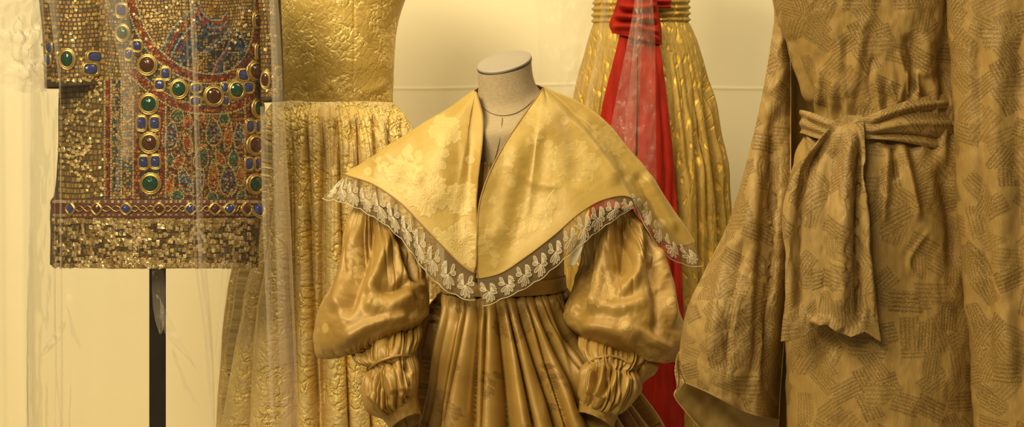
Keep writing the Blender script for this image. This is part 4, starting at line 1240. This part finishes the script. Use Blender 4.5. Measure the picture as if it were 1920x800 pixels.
def covers():
    # long clear cover hanging over the mosaic dress
    b = W(300, 800, 2.83); b[2] = .06
    th = thing('garment_cover', 'long clear plastic garment cover over the mosaic minidress, hanging to the floor', 'plastic cover', b)
    zb = HY + (CZ - .06) * F / 2.83
    T = Tube([(82, -90, 514, -90, 2.83, .128), (72, 0, 520, 0, 2.83, .13), (66, 150, 528, 150, 2.83, .132), (64, 260, 533, 260, 2.83, .133), (64, 400, 541, 400, 2.83, .135), (62, 560, 548, 560, 2.83, .135), (60, 800, 557, 800, 2.83, .135), (50, zb, 570, zb, 2.83, .135)], 420, 260, pw=.72, front=.7)
    N = normals(T.P, T.cen[:, None]); px, py = proj(T.P)
    D = .006 * fbm(px * .011, py * .003, seed=31) + .004 * pleat(T.PHI, 26, 12, 1.5, T.T, .9) * sstep(.3, .6, T.T) + .0022 * fbm(px * .05, py * .02, seed=35)
    D = np.clip(D, -.006, .02) * sstep(1.75, 1.2, np.abs(T.PHI))
    P = sculpt(T.P + N * D[..., None], [(((348, -60), (357, 100), (364, 300), (372, 480), (392, 640), (400, 800)), 5, .018), (((336, -60), (348, 100), (356, 300), (362, 480)), 5, -.008),
                                      (((190, -60), (215, 70), (228, 150), (232, 300), (225, 420)), 9, .016), (((205, 90), (222, 200), (250, 330), (290, 460)), 5, .010), (((112, 180), (111, 420), (116, 800)), 5, .014),
                                      (((500, 0), (505, 200), (512, 420), (520, 800)), 5, .012), (((455, 0), (445, 45), (370, 120)), 5, .012), (((130, 60), (150, 110), (165, 160)), 5, .010), (((430, 420), (415, 600), (400, 740)), 6, .012),
                                      (((330, 640), (345, 690), (400, 790)), 10, .012), (((160, 660), (125, 560), (118, 640)), 9, .010), (((245, 160), (262, 230), (300, 300)), 6, .010), (((460, 600), (470, 700), (450, 800)), 8, .012), (((540, 420), (545, 620), (552, 790)), 4, .010),
                                      (((480, 560), (462, 660), (430, 720)), 6, .010), (((400, 690), (440, 720), (500, 740)), 7, .012), (((60, 20), (80, 90), (86, 165)), 5, .01)], N)
    gridmesh('front_and_back', P, M['plastic'], th).name = 'sheet'
    # overlapping folds where the film lies double
    def strip(L, Rr, y0s, y1s, Yoff, seed, mat='plastic'):
        n = 80
        a, c = curve(L, n), curve(Rr, n)
        t = np.linspace(0, 1, 14)[:, None]
        X = a[None, :, 0] * (1 - t) + c[None, :, 0] * t; Yp = a[None, :, 1] * (1 - t) + c[None, :, 1] * t
        G = W(X, Yp, Yoff - .012 * np.sin(math.pi * t) + .003 * fbm(X * .04, Yp * .015, seed=seed) + 0 * X)
        return G
    for L, R_, s_ in (([(352, -60), (360, 100), (366, 300), (372, 480), (388, 640), (396, 800), (400, 1000)], [(361, -60), (370, 100), (376, 300), (386, 480), (399, 640), (403, 800), (406, 1000)], 1),
                      ([(190, -60), (200, 20), (222, 110), (230, 200), (228, 300)], [(226, -60), (240, 20), (254, 110), (262, 200), (250, 300)], 2),
                      ([(84, -60), (98, 60), (110, 150), (112, 400), (113, 800), (112, 1000)], [(110, -60), (113, 60), (114, 150), (116, 400), (118, 800), (118, 1000)], 3),
                      ([(504, -60), (508, 100), (512, 300), (518, 500), (527, 800), (530, 1000)], [(518, -60), (527, 100), (532, 300), (540, 500), (556, 800), (562, 1000)], 4),
                      ([(488, 200), (492, 400), (500, 600), (508, 800), (510, 1000)], [(500, 200), (505, 400), (512, 600), (520, 800), (524, 1000)], 5)):
        gridmesh('fold', strip(L, R_, 0, 0, 2.676 if s_ not in (3, 4) else 2.70, s_), M['film_fold'], th)
    # torn tongue of film clinging to the pole
    rows = [(285, 307, 503), (285, 310, 540), (287, 309, 575), (291, 308, 600), (296, 306, 615), (299, 302, 623)]
    r_ = spline(np.arange(6), np.array(rows, float), np.linspace(0, 5, 40))
    t = np.linspace(0, 1, 16)[None]
    X = r_[:, :1] * (1 - t) + r_[:, 1:2] * t; Yp = r_[:, 2:] + 0 * t + 3 * np.sin(t * 9)
    G = W(X, Yp, 2.785 - .004 * np.sin(t * math.pi) + .003 * noise(X * .1, Yp * .06, seed=4))
    gridmesh('torn_tongue', G, M['torn'], th)['label'] = 'grey torn tongue of plastic in front of the pole'
    # crumpled glints
    for k, (pts, w) in enumerate((([(300, 560), (330, 640), (345, 660), (366, 690)], 14), ([(76, 668), (100, 640), (124, 600)], 8))):
        c_ = curve(pts, 40); t = np.linspace(-1, 1, 10)[:, None]
        X = c_[None, :, 0] + w * t * np.sin(np.linspace(0, math.pi, 40))[None]; Yp = c_[None, :, 1] + t * w * .3
        G = W(X, Yp, 2.69 - .006 * np.cos(t * 1.5) + .006 * noise(X * .09, Yp * .09, seed=k))
        gridmesh('crumple', G, M['plastic2'], th)

    # shorter milky cover at the far left
    b = W(20, 170, 2.66); 
    th = thing('shoulder_cover', 'short milky plastic cover with torn lower edge at the left of the mosaic sleeve', 'plastic cover', b)
    n, m = 120, 140
    u = np.linspace(0, 1, n)[None]; v = np.linspace(0, 1, m)[:, None]
    right = np.interp(v[:, 0], [0, .3, .6, 1], [70, 77, 84, 88])[:, None]
    X = -180 + (right + 180) * u
    bot = 163 + 4 * np.sin(u * 9) + 3 * noise(u * 60, u * 0, seed=3) + 6 * u
    Yp = -140 + (bot + 140) * v
    bulge = np.sin(np.clip(u, 0, 1) * math.pi)**.5
    P = W(X, Yp, 2.70 - .10 * bulge + .012 * fbm(X * .02, Yp * .02, seed=5) + .008 * fbm(X * .05, Yp * .04, seed=9))
    P = sculpt(P, [(((40, 20), (30, 90), (45, 165)), 6, .014), (((75, 40), (60, 80), (40, 110)), 5, .012), (((85, 150), (60, 120), (40, 150)), 7, .014), (((0, 60), (30, 75), (70, 60)), 7, .012)])
    gridmesh('sheet', P, M['plastic2'], th)
    X2 = np.linspace(34, 88, 40)[None] + 0 * v[:50]; Y2 = 98 + (166 - 98) * np.linspace(0, 1, 50)[:, None] + 4 * np.sin(X2 * .1)
    P = W(X2, Y2, 2.665 + .006 * fbm(X2 * .05, Y2 * .05, seed=2))
    gridmesh('fold', P, M['plastic2'], th)

    # cover over the gown with the red sash
    b = W(1190, 300, 3.05)
    th = thing('sash_cover', 'clear plastic cover hanging over the red sashed gold gown', 'plastic cover', b)
    L = [(1000, -120), (1005, 0), (1010, 100), (1012, 230), (1012, 330)]; R_ = [(1128, -120), (1120, 0), (1110, 90), (1094, 200), (1085, 330)]
    def sheet(L, R_, Yb, seed, nm, mat, bulge=.04):
        n = 120; a, c = curve(L, n), curve(R_, n); t = np.linspace(0, 1, 60)[:, None]
        X = a[None, :, 0] * (1 - t) + c[None, :, 0] * t; Yp = a[None, :, 1] * (1 - t) + c[None, :, 1] * t
        G = W(X, Yp, Yb - bulge * np.sin(math.pi * t) + .010 * fbm(X * .025, Yp * .018, seed=seed) + .004 * fbm(X * .08, Yp * .06, seed=seed + 1))
        gridmesh(nm, G, M[mat], th)
    sheet(L, R_, 3.10, 3, 'sheet', 'plastic')
    sheet([(1062, -120), (1055, 0), (1050, 100), (1046, 230), (1046, 330)], [(1124, -120), (1117, 0), (1106, 90), (1084, 200), (1070, 330)], 3.07, 8, 'fold', 'film_fold', .02)
    sheet([(1130, -120), (1128, 0), (1118, 90), (1100, 180), (1090, 240), (1080, 330)], [(1148, -120), (1143, 0), (1132, 90), (1118, 180), (1112, 240), (1100, 330)], 3.09, 5, 'fold', 'film_fold', .012)
    sheet([(1196, -120), (1190, 0), (1180, 60), (1160, 160), (1142, 260), (1130, 420)], [(1226, -120), (1224, 0), (1228, 60), (1229, 160), (1230, 260), (1232, 420)], 3.085, 6, 'sheet', 'plastic3', .02)
    sheet([(1197, -120), (1194, 0), (1190, 60), (1180, 160), (1170, 260), (1165, 380)], [(1206, -120), (1205, 0), (1204, 60), (1200, 160), (1192, 260), (1190, 380)], 3.06, 7, 'fold', 'plastic3', .01)


covers()


# ================================================================== back row gowns
def brocade_gown():
    Y = 3.28
    b = W(625, 400, Y); b[2] = .36
    th = thing('brocade_gown', 'sleeveless gold brocade gown with plain fitted bodice and gathered skirt behind the collar', 'gown', b)
    T = Tube([(600, -215, 676, -215, Y, .06), (545, -200, 728, -200, Y, .085), (502, -165, 772, -165, Y, .11), (484, -90, 790, -90, Y, .13), (494, -30, 772, -30, Y, .132), (503, 20, 754, 20, Y, .13), (510, 70, 743, 70, Y, .125), (513, 120, 739, 120, Y, .12), (513, 191, 737, 193, Y, .112)], 360, 220, front=.62)
    N = normals(T.P, T.cen[:, None]); px, py = proj(T.P)
    uv = uv_arc(T.P); pat = broct.sample(uv[..., 0] + .02, uv[..., 1] + .06)
    P = T.P + N * (.002 * fbm(px * .02, py * .02, seed=3) + .0006 * pat)[..., None]
    P = sculpt(P, [(((664, -20), (664, 90), (662, 190)), 2.2, -.0025), (((585, 20), (592, 190)), 2.2, -.002), (((735, 150), (700, 170), (660, 178)), 8, .003), (((690, 60), (715, 120), (735, 180)), 9, -.003), (((600, 185), (620, 160), (640, 185)), 7, .003)], N)
    gridmesh('bodice', P, M['brocb'], th, uv, pat)
    e = P[-1]
    rawobj('waist_seam', [sweep(e[:-1:3] + np.array([0, 0, .001]), .003, 6, True)], M['piping'], th)
    zb = HY + (CZ - .36) * F / Y
    T = Tube([(512, 190, 739, 192, Y, .114), (504, 203, 750, 205, Y, .124), (494, 222, 764, 222, Y, .145), (484, 260, 782, 260, Y, .165), (470, 350, 802, 350, Y, .19), (447, 500, 820, 500, Y, .215), (428, 650, 832, 650, Y, .24), (414, 800, 842, 800, Y, .255), (402, zb, 848, zb, Y, .262)], 700, 330, front=.6)
    N = normals(T.P, T.cen[:, None]); px, py = proj(T.P)
    tops = [505, 522, 540, 572, 604, 632, 668, 700, 730, 752]
    bots = [415, 470, 548, 594, 606, 655, 700, 745, 790, 830]
    H, ins = interval(px, py, tops, bots, 200, 800, .36, .42); ins &= N[..., 1] < .1
    f = sstep(0, .05, T.T)
    D = np.where(ins, (H - .75) * .062, pleat(T.PHI, 40, 9, .8, T.T) * .026) * sstep(.0, .16, T.T)
    D += .015 * pleat(T.PHI, 58, 3, 2.2, T.T) * np.exp(-T.T * 5) * f + .007 * fbm(px * .022, py * .005, seed=5) * f
    P = T.P + N * D[..., None]
    P = sculpt(P, [(((537, 240), (540, 450), (553, 800)), 5, -.03), (((572, 340), (580, 560), (594, 800)), 6, -.045), (((606, 230), (602, 420), (606, 800)), 4, -.022), (((630, 220), (625, 330)), 4, -.012), (((660, 220), (655, 320)), 4, -.01), (((700, 215), (705, 300)), 4, -.01)], N)
    uv = uv_arc(T.P); pat = broct.sample(uv[..., 0], uv[..., 1])
    gridmesh('skirt', P, M['broc'], th, uv, pat)


def sash_gown():
    Y = 3.4
    b = W(1200, 400, Y); b[2] = .36
    th = thing('leaf_gown', 'gold evening gown with raised leaf flecks at the back, worn with a red sash', 'gown', b)
    T = Tube([(1150, -215, 1258, -215, Y, .09), (1112, -190, 1296, -190, Y, .1), (1100, -110, 1308, -110, Y, .105), (1110, -40, 1298, -40, Y, .105), (1113, 10, 1293, 10, Y, .1), (1112, 30, 1293, 30, Y, .1), (1112, 47, 1293, 47, Y, .1)], 240, 120)
    px, py = proj(T.P); N = normals(T.P, T.cen[:, None])
    P = T.P + N * (.004 * np.sin(py * .55 + px * .01) * sstep(-20, 15, py) + .002 * fbm(px * .03, py * .03))[..., None]
    gridmesh('bodice', P, M['leaf'], th)
    zb = HY + (CZ - .36) * F / Y
    S = Tube([(1112, 45, 1293, 45, Y, .1), (1107, 60, 1300, 60, Y, .11), (1097, 100, 1315, 100, Y, .13), (1083, 155, 1331, 155, Y, .155), (1066, 240, 1347, 240, Y, .185), (1052, 320, 1358, 320, Y, .205), (1042, 420, 1366, 420, Y, .22), (1030, 600, 1374, 600, Y, .235), (1018, 800, 1386, 800, Y, .25), (1012, zb, 1392, zb, Y, .255)], 480, 260)
    px, py = proj(S.P); N = normals(S.P, S.cen[:, None])
    D = .016 * pleat(S.PHI, 26, 4, 1.2, S.T, .9) * sstep(0, .3, S.T) + .006 * fbm(px * .02, py * .008, seed=2) * sstep(0, .15, S.T)
    P = sculpt(S.P + N * D[..., None], [(((1318, 120), (1335, 250), (1352, 400), (1356, 520)), 6, -.02), (((1300, 130), (1312, 300), (1318, 520), (1330, 790)), 8, -.014), (((1290, 200), (1295, 500)), 9, .010)], N)
    gridmesh('skirt', P, M['leaf'], th)

    sb = W(1195, 300, 3.15); sb[2] = .5
    sa = thing('red_sash', 'red velvet sash knotted at the waist of the leaf flecked gown, two long tails', 'sash', sb)
    def tail(L, Rr, off, seed, strokes):
        n = 160; a, c = curve(L, n), curve(Rr, n); t = np.linspace(0, 1, 60)[None]
        X = a[:, :1] * (1 - t) + c[:, :1] * t; Yp = a[:, 1:] * (1 - t) + c[:, 1:] * t
        Q, _ = S.at(X, Yp)
        dep = Q[..., 1] - off - .018 + .005 * fbm(X * .05, Yp * .01, seed=seed)
        G = W(X, Yp, dep - .008 * np.sin(t * math.pi))
        G = sculpt(G, strokes)
        gridmesh('tail', G, M['red'], sa, None, None, .003)
    tail([(1166, 52), (1152, 110), (1135, 175), (1118, 260), (1105, 400), (1100, 600), (1098, 840)], [(1193, 55), (1194, 110), (1194, 175), (1192, 260), (1192, 400), (1192, 600), (1196, 840)], .016, 3,
         [(((1172, 70), (1160, 170), (1150, 300)), 8, .008)])
    tail([(1190, 55), (1196, 110), (1197, 175), (1196, 260), (1196, 400), (1196, 600), (1196, 840)], [(1232, 58), (1240, 110), (1250, 190), (1259, 270), (1271, 410), (1280, 560), (1283, 840)], .012, 5,
         [(((1215, 70), (1228, 200), (1238, 400)), 9, .010), (((1258, 300), (1264, 500), (1266, 800)), 5, -.010), (((1240, 150), (1252, 300), (1262, 500)), 6, .006)])
    # knot: a pleated fan of velvet
    L = [(1166, -40), (1160, -5), (1152, 22), (1144, 50), (1150, 62)]; R_ = [(1226, -40), (1230, -5), (1234, 25), (1239, 55), (1240, 84)]
    n = 140; a, c = curve(L, n), curve(R_, n); t = np.linspace(0, 1, 90)[None]
    X = a[:, :1] * (1 - t) + c[:, :1] * t; Yp = a[:, 1:] * (1 - t) + c[:, 1:] * t
    Q, _ = T.at(X, np.minimum(Yp, 45))
    G = W(X, Yp, Q[..., 1] - .055 - .022 * np.sin(t * math.pi)**.7)
    G = sculpt(G, [(((1150, 30), (1180, 32), (1234, 36)), 5, .012), (((1146, 50), (1180, 50), (1238, 62)), 5, .012), (((1150, 40), (1190, 41), (1236, 48)), 3.5, -.012), (((1158, 10), (1195, 14), (1232, 10)), 5, .012), (((1160, 22), (1195, 24), (1232, 24)), 3.5, -.012), (((1162, -15), (1195, -10), (1228, -15)), 5, .01), (((1190, 45), (1210, 60), (1236, 78)), 4, .01)])
    gridmesh('knot', G, M['red'], sa, None, None, .004)
    # band of the sash round the waist, seen beside the knot
    Bd = Tube([(1109, -12, 1296, -12, Y, .108), (1108, 6, 1297, 6, Y, .11), (1109, 22, 1296, 22, Y, .108)], 160, 24)
    Bp = Bd.P + normals(Bd.P, Bd.cen[:, None]) * (.003 * np.sin(proj(Bd.P)[1] * .6))[..., None]
    keep = np.abs(Bd.phi[:-1]) < .5
    gridmesh('waist_band', Bp, M['red'], sa, keep=np.broadcast_to(keep, (23, 159)))


brocade_gown(); sash_gown()


# ================================================================== right: belted dress, open coat, tied belt
def robe():
    Y = 2.12
    b = W(1660, 400, Y); b[2] = .3
    th = thing('belted_dress', 'olive gold hatch patterned straight dress gathered at the waist by a tied belt', 'dress', b)
    BT = Tube([(1640, -330, 1700, -330, Y, .06), (1600, -300, 1735, -300, Y, .08), (1520, -262, 1815, -262, Y, .10), (1452, -200, 1872, -200, Y, .12), (1436, -100, 1886, -100, Y, .13), (1446, -10, 1872, -10, Y, .13), (1462, 50, 1862, 50, Y, .127), (1474, 95, 1852, 95, Y, .12), (1488, 145, 1842, 145, Y, .113), (1504, 190, 1832, 190, Y, .105), (1514, 218, 1828, 218, Y, .10), (1514, 235, 1828, 235, Y, .10)], 420, 240, front=.62)
    N = normals(BT.P, BT.cen[:, None]); px, py = proj(BT.P)
    D = .006 * fbm(px * .008, py * .006, seed=3) + .006 * np.sin(px * .17 + 2 * noise(px * .02, py * .01, seed=2)) * sstep(120, 200, py) + .0025 * fbm(px * .03, py * .018, seed=6)
    P = sculpt(BT.P + N * D[..., None], scale=.65, N=N, strokes=[(((1700, 60), (1715, 120), (1712, 185)), 10, -.016), (((1682, 90), (1694, 140), (1688, 190)), 6, .010), (((1700, 130), (1702, 185)), 3.5, .010), (((1720, 130), (1722, 180)), 4, .010), (((1666, 150), (1680, 190)), 4, .008), (((1740, 60), (1738, 150)), 14, .010),
                                        (((1790, -20), (1778, 80), (1770, 170)), 16, -.014), (((1560, 30), (1575, 120), (1568, 210)), 12, .007), (((1590, 60), (1585, 140), (1590, 210)), 8, -.007), (((1625, 20), (1610, 110), (1600, 190)), 10, .008), (((1480, 60), (1500, 130), (1520, 190)), 10, -.008),
                                        (((1640, 100), (1630, 150), (1640, 205)), 6, -.007), (((1700, 180), (1660, 205), (1625, 225)), 8, .008), (((1540, 120), (1536, 200)), 6, .006)])
    gridmesh('bodice', P, M['hatch'], th)
    zb = HY + (CZ - .3) * F / Y
    ST = Tube([(1514, 228, 1828, 228, Y, .10), (1508, 250, 1834, 250, Y, .106), (1494, 285, 1846, 285, Y, .116), (1480, 330, 1854, 330, Y, .125), (1474, 400, 1858, 400, Y, .13), (1476, 520, 1860, 520, Y, .132), (1480, 640, 1860, 640, Y, .132), (1480, 800, 1862, 800, Y, .132), (1482, zb, 1868, zb, Y, .135)], 420, 330, front=.62)
    N = normals(ST.P, ST.cen[:, None]); px, py = proj(ST.P)
    D = .006 * fbm(px * .007, py * .004, seed=13) + .005 * np.sin(px * .15 + 2 * noise(px * .02, py * .01, seed=2)) * sstep(320, 250, py) + .002 * fbm(px * .03, py * .018, seed=16)
    P = sculpt(ST.P + N * D[..., None], [(((1690, 262), (1705, 330), (1725, 420)), 8, .010), (((1665, 265), (1662, 340), (1655, 430)), 8, .008), (((1675, 270), (1682, 340)), 5, -.009), (((1760, 300), (1785, 400), (1790, 520)), 14, -.012), (((1750, 420), (1705, 500), (1740, 540), (1800, 590)), 5, .004), (((1660, 640), (1650, 800)), 14, .004), (((1560, 650), (1570, 800)), 14, .005)], N)
    gridmesh('skirt', P, M['hatch'], th)

    # ---- belt
    bb = W(1600, 250, Y - .12); bb[2] = W(1600, 650, 2.0)[2]
    be = thing('tie_belt', 'matching cloth belt knotted left of centre on the olive dress, one wide hanging end', 'belt', bb)
    nu, nv = 460, 60
    u = np.linspace(-1, 1, nu); phi = math.pi * (.62 * u + .38 * u**3); v = np.linspace(0, 1, nv)[:, None]
    c, h = (1510 + 1832) / 2, (1832 - 1508) / 2
    pxs = c + h * np.sin(phi)
    top = spline([1500, 1512, 1530, 1555, 1585, 1620, 1660, 1710, 1760, 1800, 1840], np.array([206, 207, 213, 224, 234, 224, 206, 187, 178, 175, 172.])[:, None], pxs)[:, 0]
    bot = spline([1500, 1512, 1530, 1560, 1590, 1620, 1680, 1720, 1760, 1800, 1840], np.array([250, 250, 256, 262, 264, 258, 262, 271, 280, 287, 291.])[:, None], pxs)[:, 0]
    py = top[None] + (bot - top)[None] * v
    bd = .112 + .004 * np.sin(v * math.pi)
    G = W(pxs[None] + 0 * v, py, Y - bd * np.cos(phi)[None])
    N = normals(G, np.array([W(c, 240, Y)]))
    G = G + N * (.006 + .0018 * np.sin(v * 13 + 1.2 * noise(pxs * .02, 0 * pxs, seed=3)[None]))[..., None]
    G = sculpt(G, [(((1622, 240), (1700, 214), (1830, 208)), 4, -.008), (((1622, 232), (1690, 205), (1790, 190)), 4, .007), (((1622, 246), (1700, 232), (1800, 232)), 5, .007), (((1622, 252), (1700, 252), (1800, 268)), 3.5, -.008), (((1620, 256), (1700, 262), (1800, 282)), 4, .006), (((1508, 225), (1540, 240), (1570, 250)), 4, -.008), (((1510, 214), (1545, 230), (1580, 240)), 4, .007)], N, scale=.55)
    gridmesh('band', G, M['hatchs'], be, None, None, .003)
    # hanging end
    rows = [(1584, 1617, 216), (1566, 1619, 226), (1550, 1620, 245), (1526, 1621, 272), (1501, 1621, 304), (1478, 1622, 350), (1467, 1624, 410), (1474, 1630, 480), (1475, 1638, 540), (1468, 1646, 600), (1464, 1652, 640)]
    r_ = spline(np.array([q[2] for q in rows], float), np.array([q[:2] for q in rows], float), np.linspace(216, 640, 220))
    yy = np.linspace(216, 640, 220)[:, None]
    t = np.linspace(0, 1, 150)[None]
    X = r_[:, :1] * (1 - t) + r_[:, 1:] * t
    prof = np.interp(t[0], [0, .12, .24, .32, .42, .5, .58, .7, .84, 1], [640, 636, 630, 618, 606, 606, 622, 632, 622, 641])
    Yp = yy + (prof[None] - 640) * sstep(300, 640, yy) * ((yy - 216) / 424)
    Q, _ = ST.at(X, np.maximum(Yp, 232))
    dep = np.clip(Q[..., 1], None, Y - .07) - .022 - .012 * sstep(216, 245, yy) * sstep(300, 250, yy) - .020 * np.sin(t * math.pi) * sstep(260, 420, yy)
    dep = dep + (0 * t) + .003 * fbm(X * .03, Yp * .015, seed=9)
    G = W(X, Yp, dep)
    G = sculpt(G, [(((1590, 222), (1560, 280), (1530, 340), (1520, 420)), 11, .007), (((1575, 232), (1540, 280), (1510, 340), (1498, 440), (1500, 610)), 7, -.012), (((1545, 250), (1500, 310), (1482, 420), (1484, 620)), 9, .010), (((1605, 222), (1590, 320), (1580, 450), (1575, 625)), 14, .016),
                   (((1612, 240), (1608, 360), (1608, 480), (1612, 630)), 8, -.020), (((1560, 300), (1545, 420), (1540, 600)), 9, -.010), (((1618, 240), (1622, 420), (1640, 620)), 5, .010), (((1545, 595), (1560, 610), (1575, 625)), 9, .014), (((1512, 600), (1535, 600), (1560, 612)), 7, .014)], scale=.85)
    gridmesh('hanging_end', G, M['hatchs'], be, None, None, .003)

    # ---- coat with wide sleeves
    cb = W(1660, 600, 2.3); cb[2] = .32
    co = thing('open_coat', 'matching open coat with very wide lined sleeves either side of the olive dress', 'coat', cb)
    # back panel, lining side towards us
    n, m = 120, 120
    X, Yp = np.meshgrid(np.linspace(1452, 1880, n), np.linspace(-90, 1330, m))
    P = W(X, Yp, 2.285 + .006 * fbm(X * .02, Yp * .004, seed=3) - .035 * np.abs((X - 1666) / 214)**3)
    gridmesh('back_panel', P, M['robelin'], co, None, None, .002)
    # left sleeve, front
    rows = [((1456, -40), (1480, -40)), ((1454, 20), (1481, 20)), ((1448, 70), (1481, 80)), ((1437, 140), (1482, 150)), ((1420, 225), (1482, 230)), ((1401, 305), (1482, 310)), ((1374, 395), (1481, 400)), ((1343, 472), (1479, 478)), ((1303, 545), (1475, 560)),
            ((1285, 592), (1470, 632)), ((1276, 648), (1465, 700)), ((1274, 684), (1462, 742)), ((1283, 716), (1460, 784))]
    rw = np.array([[a[0], a[1], b_[0], b_[1]] for a, b_ in rows], float)
    k = np.arange(len(rows)); r_ = spline(k, rw, np.linspace(0, len(rows) - 1, 300))
    t = np.linspace(0, 1, 180)[None]
    X = r_[:, :1] * (1 - t) + r_[:, 2:3] * t; Yp = r_[:, 1:2] * (1 - t) + r_[:, 3:] * t
    w_ = (r_[:, 2:3] - r_[:, :1])
    hemcurve = sstep(.8, 1, np.linspace(0, 1, 300))[:, None]
    Yp = Yp + hemcurve * (8 * np.sin(t * math.pi) - 4 * np.sin(t * 2 * math.pi))
    dep = 2.205 - (.09 * (w_ / 190)) * np.sin(np.clip(t, 0, 1) * math.pi * .92 + .08)**.8 + .010 * fbm(X * .012, Yp * .008, seed=21) + .0025 * fbm(X * .04, Yp * .03, seed=23)
    dep = dep - .012 * np.sin(X * .075 + Yp * .01) * sstep(1340, 1440, X) * sstep(150, 350, Yp)
    G = sculpt(W(X, Yp, dep), [(((1425, 240), (1412, 400), (1400, 600), (1395, 740)), 12, .010), (((1450, 200), (1448, 400), (1440, 600), (1436, 760)), 9, -.014), (((1385, 420), (1350, 550), (1330, 700)), 12, .010), (((1405, 420), (1372, 560), (1362, 720)), 9, -.008)])
    sl = gridmesh('sleeve', G, M['hatchs'], co, None, None, .002)
    rawobj('edge_cord', [sweep(G[::4, -1] + np.array([0, -.002, 0]), .0012, 6)], M['robelin'], sl)
    rawobj('edge_cord', [sweep(G[-1, ::4] + np.array([0, -.002, 0]), .0014, 6)], M['hatchs'], sl)
    # left sleeve, back half: its lining shows below the front hem
    rows = [((1458, -40), (1476, -40)), ((1448, 80), (1478, 80)), ((1421, 225), (1478, 225)), ((1376, 395), (1478, 400)), ((1305, 545), (1474, 560)), ((1278, 648), (1466, 690)), ((1268, 700), (1462, 790)), ((1272, 722), (1462, 840)), ((1264, 742), (1462, 890)), ((1290, 776), (1462, 930)), ((1330, 822), (1462, 955))]
    rw = np.array([[a[0], a[1], b_[0], b_[1]] for a, b_ in rows], float)
    r_ = spline(np.arange(len(rows)), rw, np.linspace(0, len(rows) - 1, 240)); t = np.linspace(0, 1, 100)[None]
    X = r_[:, :1] * (1 - t) + r_[:, 2:3] * t; Yp = r_[:, 1:2] * (1 - t) + r_[:, 3:] * t
    G = W(X, Yp, 2.212 + .035 * np.sin(t * math.pi * .9) + .005 * fbm(X * .015, Yp * .015, seed=8))
    gridmesh('lining', G, M['robelin'], sl, None, None, .002)['label'] = 'plain gold silk lining'
    # turned back corner of the hem, outer cloth
    c4 = [[(1276, 655, 2.20), (1275, 690, 2.195), (1284, 718, 2.18)], [(1269, 668, 2.195), (1266, 700, 2.185), (1279, 726, 2.18)], [(1270, 690, 2.19), (1272, 716, 2.18), (1266, 741, 2.185)]]
    A = np.array([[W(*q) for q in r] for r in c4]); A = spline([0, 1, 2], A, np.linspace(0, 2, 24)); A = np.swapaxes(spline([0, 1, 2], np.swapaxes(A, 0, 1), np.linspace(0, 2, 30)), 0, 1)
    gridmesh('turned_corner', A, M['hatchs'], sl, None, None, .002)
    # right sleeve, a broad soft tube running out of the picture
    T = Tube([(1850, -330, 1960, -330, 1.99, .03), (1800, -280, 2020, -280, 1.98, .05), (1774, -120, 2070, -120, 1.97, .065), (1780, 0, 2080, 0, 1.97, .07), (1790, 150, 2090, 150, 1.97, .075), (1797, 300, 2100, 300, 1.97, .08), (1812, 480, 2112, 480, 1.97, .08), (1822, 640, 2120, 640, 1.97, .08), (1833, 800, 2130, 800, 1.97, .078), (1842, 960, 2136, 960, 1.97, .072)], 320, 300, front=.7)
    N = normals(T.P, T.cen[:, None]); px, py = proj(T.P)
    P = sculpt(T.P + N * (.007 * fbm(px * .009, py * .004, seed=2) + .002 * fbm(px * .03, py * .02, seed=7))[..., None], [(((1880, -50), (1870, 200), (1880, 500), (1900, 790)), 18, .008), (((1840, 0), (1838, 250), (1850, 520), (1862, 790)), 12, -.006), (((1915, 0), (1912, 300), (1920, 790)), 14, -.006)], N)
    gridmesh('sleeve', P, M['hatch'], co, None, None, .002)


robe()


# ================================================================== light and camera
def area(name, loc, target, size, size_y, power, col):
    L = bpy.data.lights.new(name, 'AREA'); L.shape = 'RECTANGLE'; L.size = size; L.size_y = size_y; L.energy = power; L.color = col
    o = bpy.data.objects.new(name, L); C.objects.link(o); o.location = loc
    o.rotation_euler = (Vector(target) - Vector(loc)).to_track_quat('-Z', 'Y').to_euler()
    return o


WARM = (1.0, .832, .505)
area('ceiling_lamp_front', (-1.5, 1.0, 3.1), (.1, 2.55, 1.0), 1.0, .7, 76, WARM)
area('wall_wash_light', (.35, 2.6, 3.4), (.3, 3.95, .8), 4.8, .5, 60, WARM)  # added wash without a known fixture, evens out the wall brightness
area('front_fill_light', (-1.4, -.9, 3.3), (.1, 3.2, .8), 1.6, .8, 80, WARM)  # added fill from behind the camera, lifts the wall and gowns
w = bpy.data.worlds.new('room light'); bpy.context.scene.world = w; w.use_nodes = True
bg = w.node_tree.nodes['Background']; bg.inputs[0].default_value = (1.0, .84, .58, 1); bg.inputs[1].default_value = .11

cam = bpy.data.cameras.new('camera'); cam.sensor_width = 36; cam.lens = F / 1920 * 36; cam.shift_y = -150 / 1920
co = bpy.data.objects.new('camera', cam); C.objects.link(co); co.location = (0, 0, CZ); co.rotation_euler = (math.pi / 2, 0, 0)
sc = bpy.context.scene; sc.camera = co
sc.view_settings.view_transform = 'Standard'; sc.view_settings.look = 'None'; sc.view_settings.exposure = 0; sc.view_settings.gamma = 1
sc.view_settings.use_curve_mapping = False
sc.cycles.transparent_max_bounces = 24
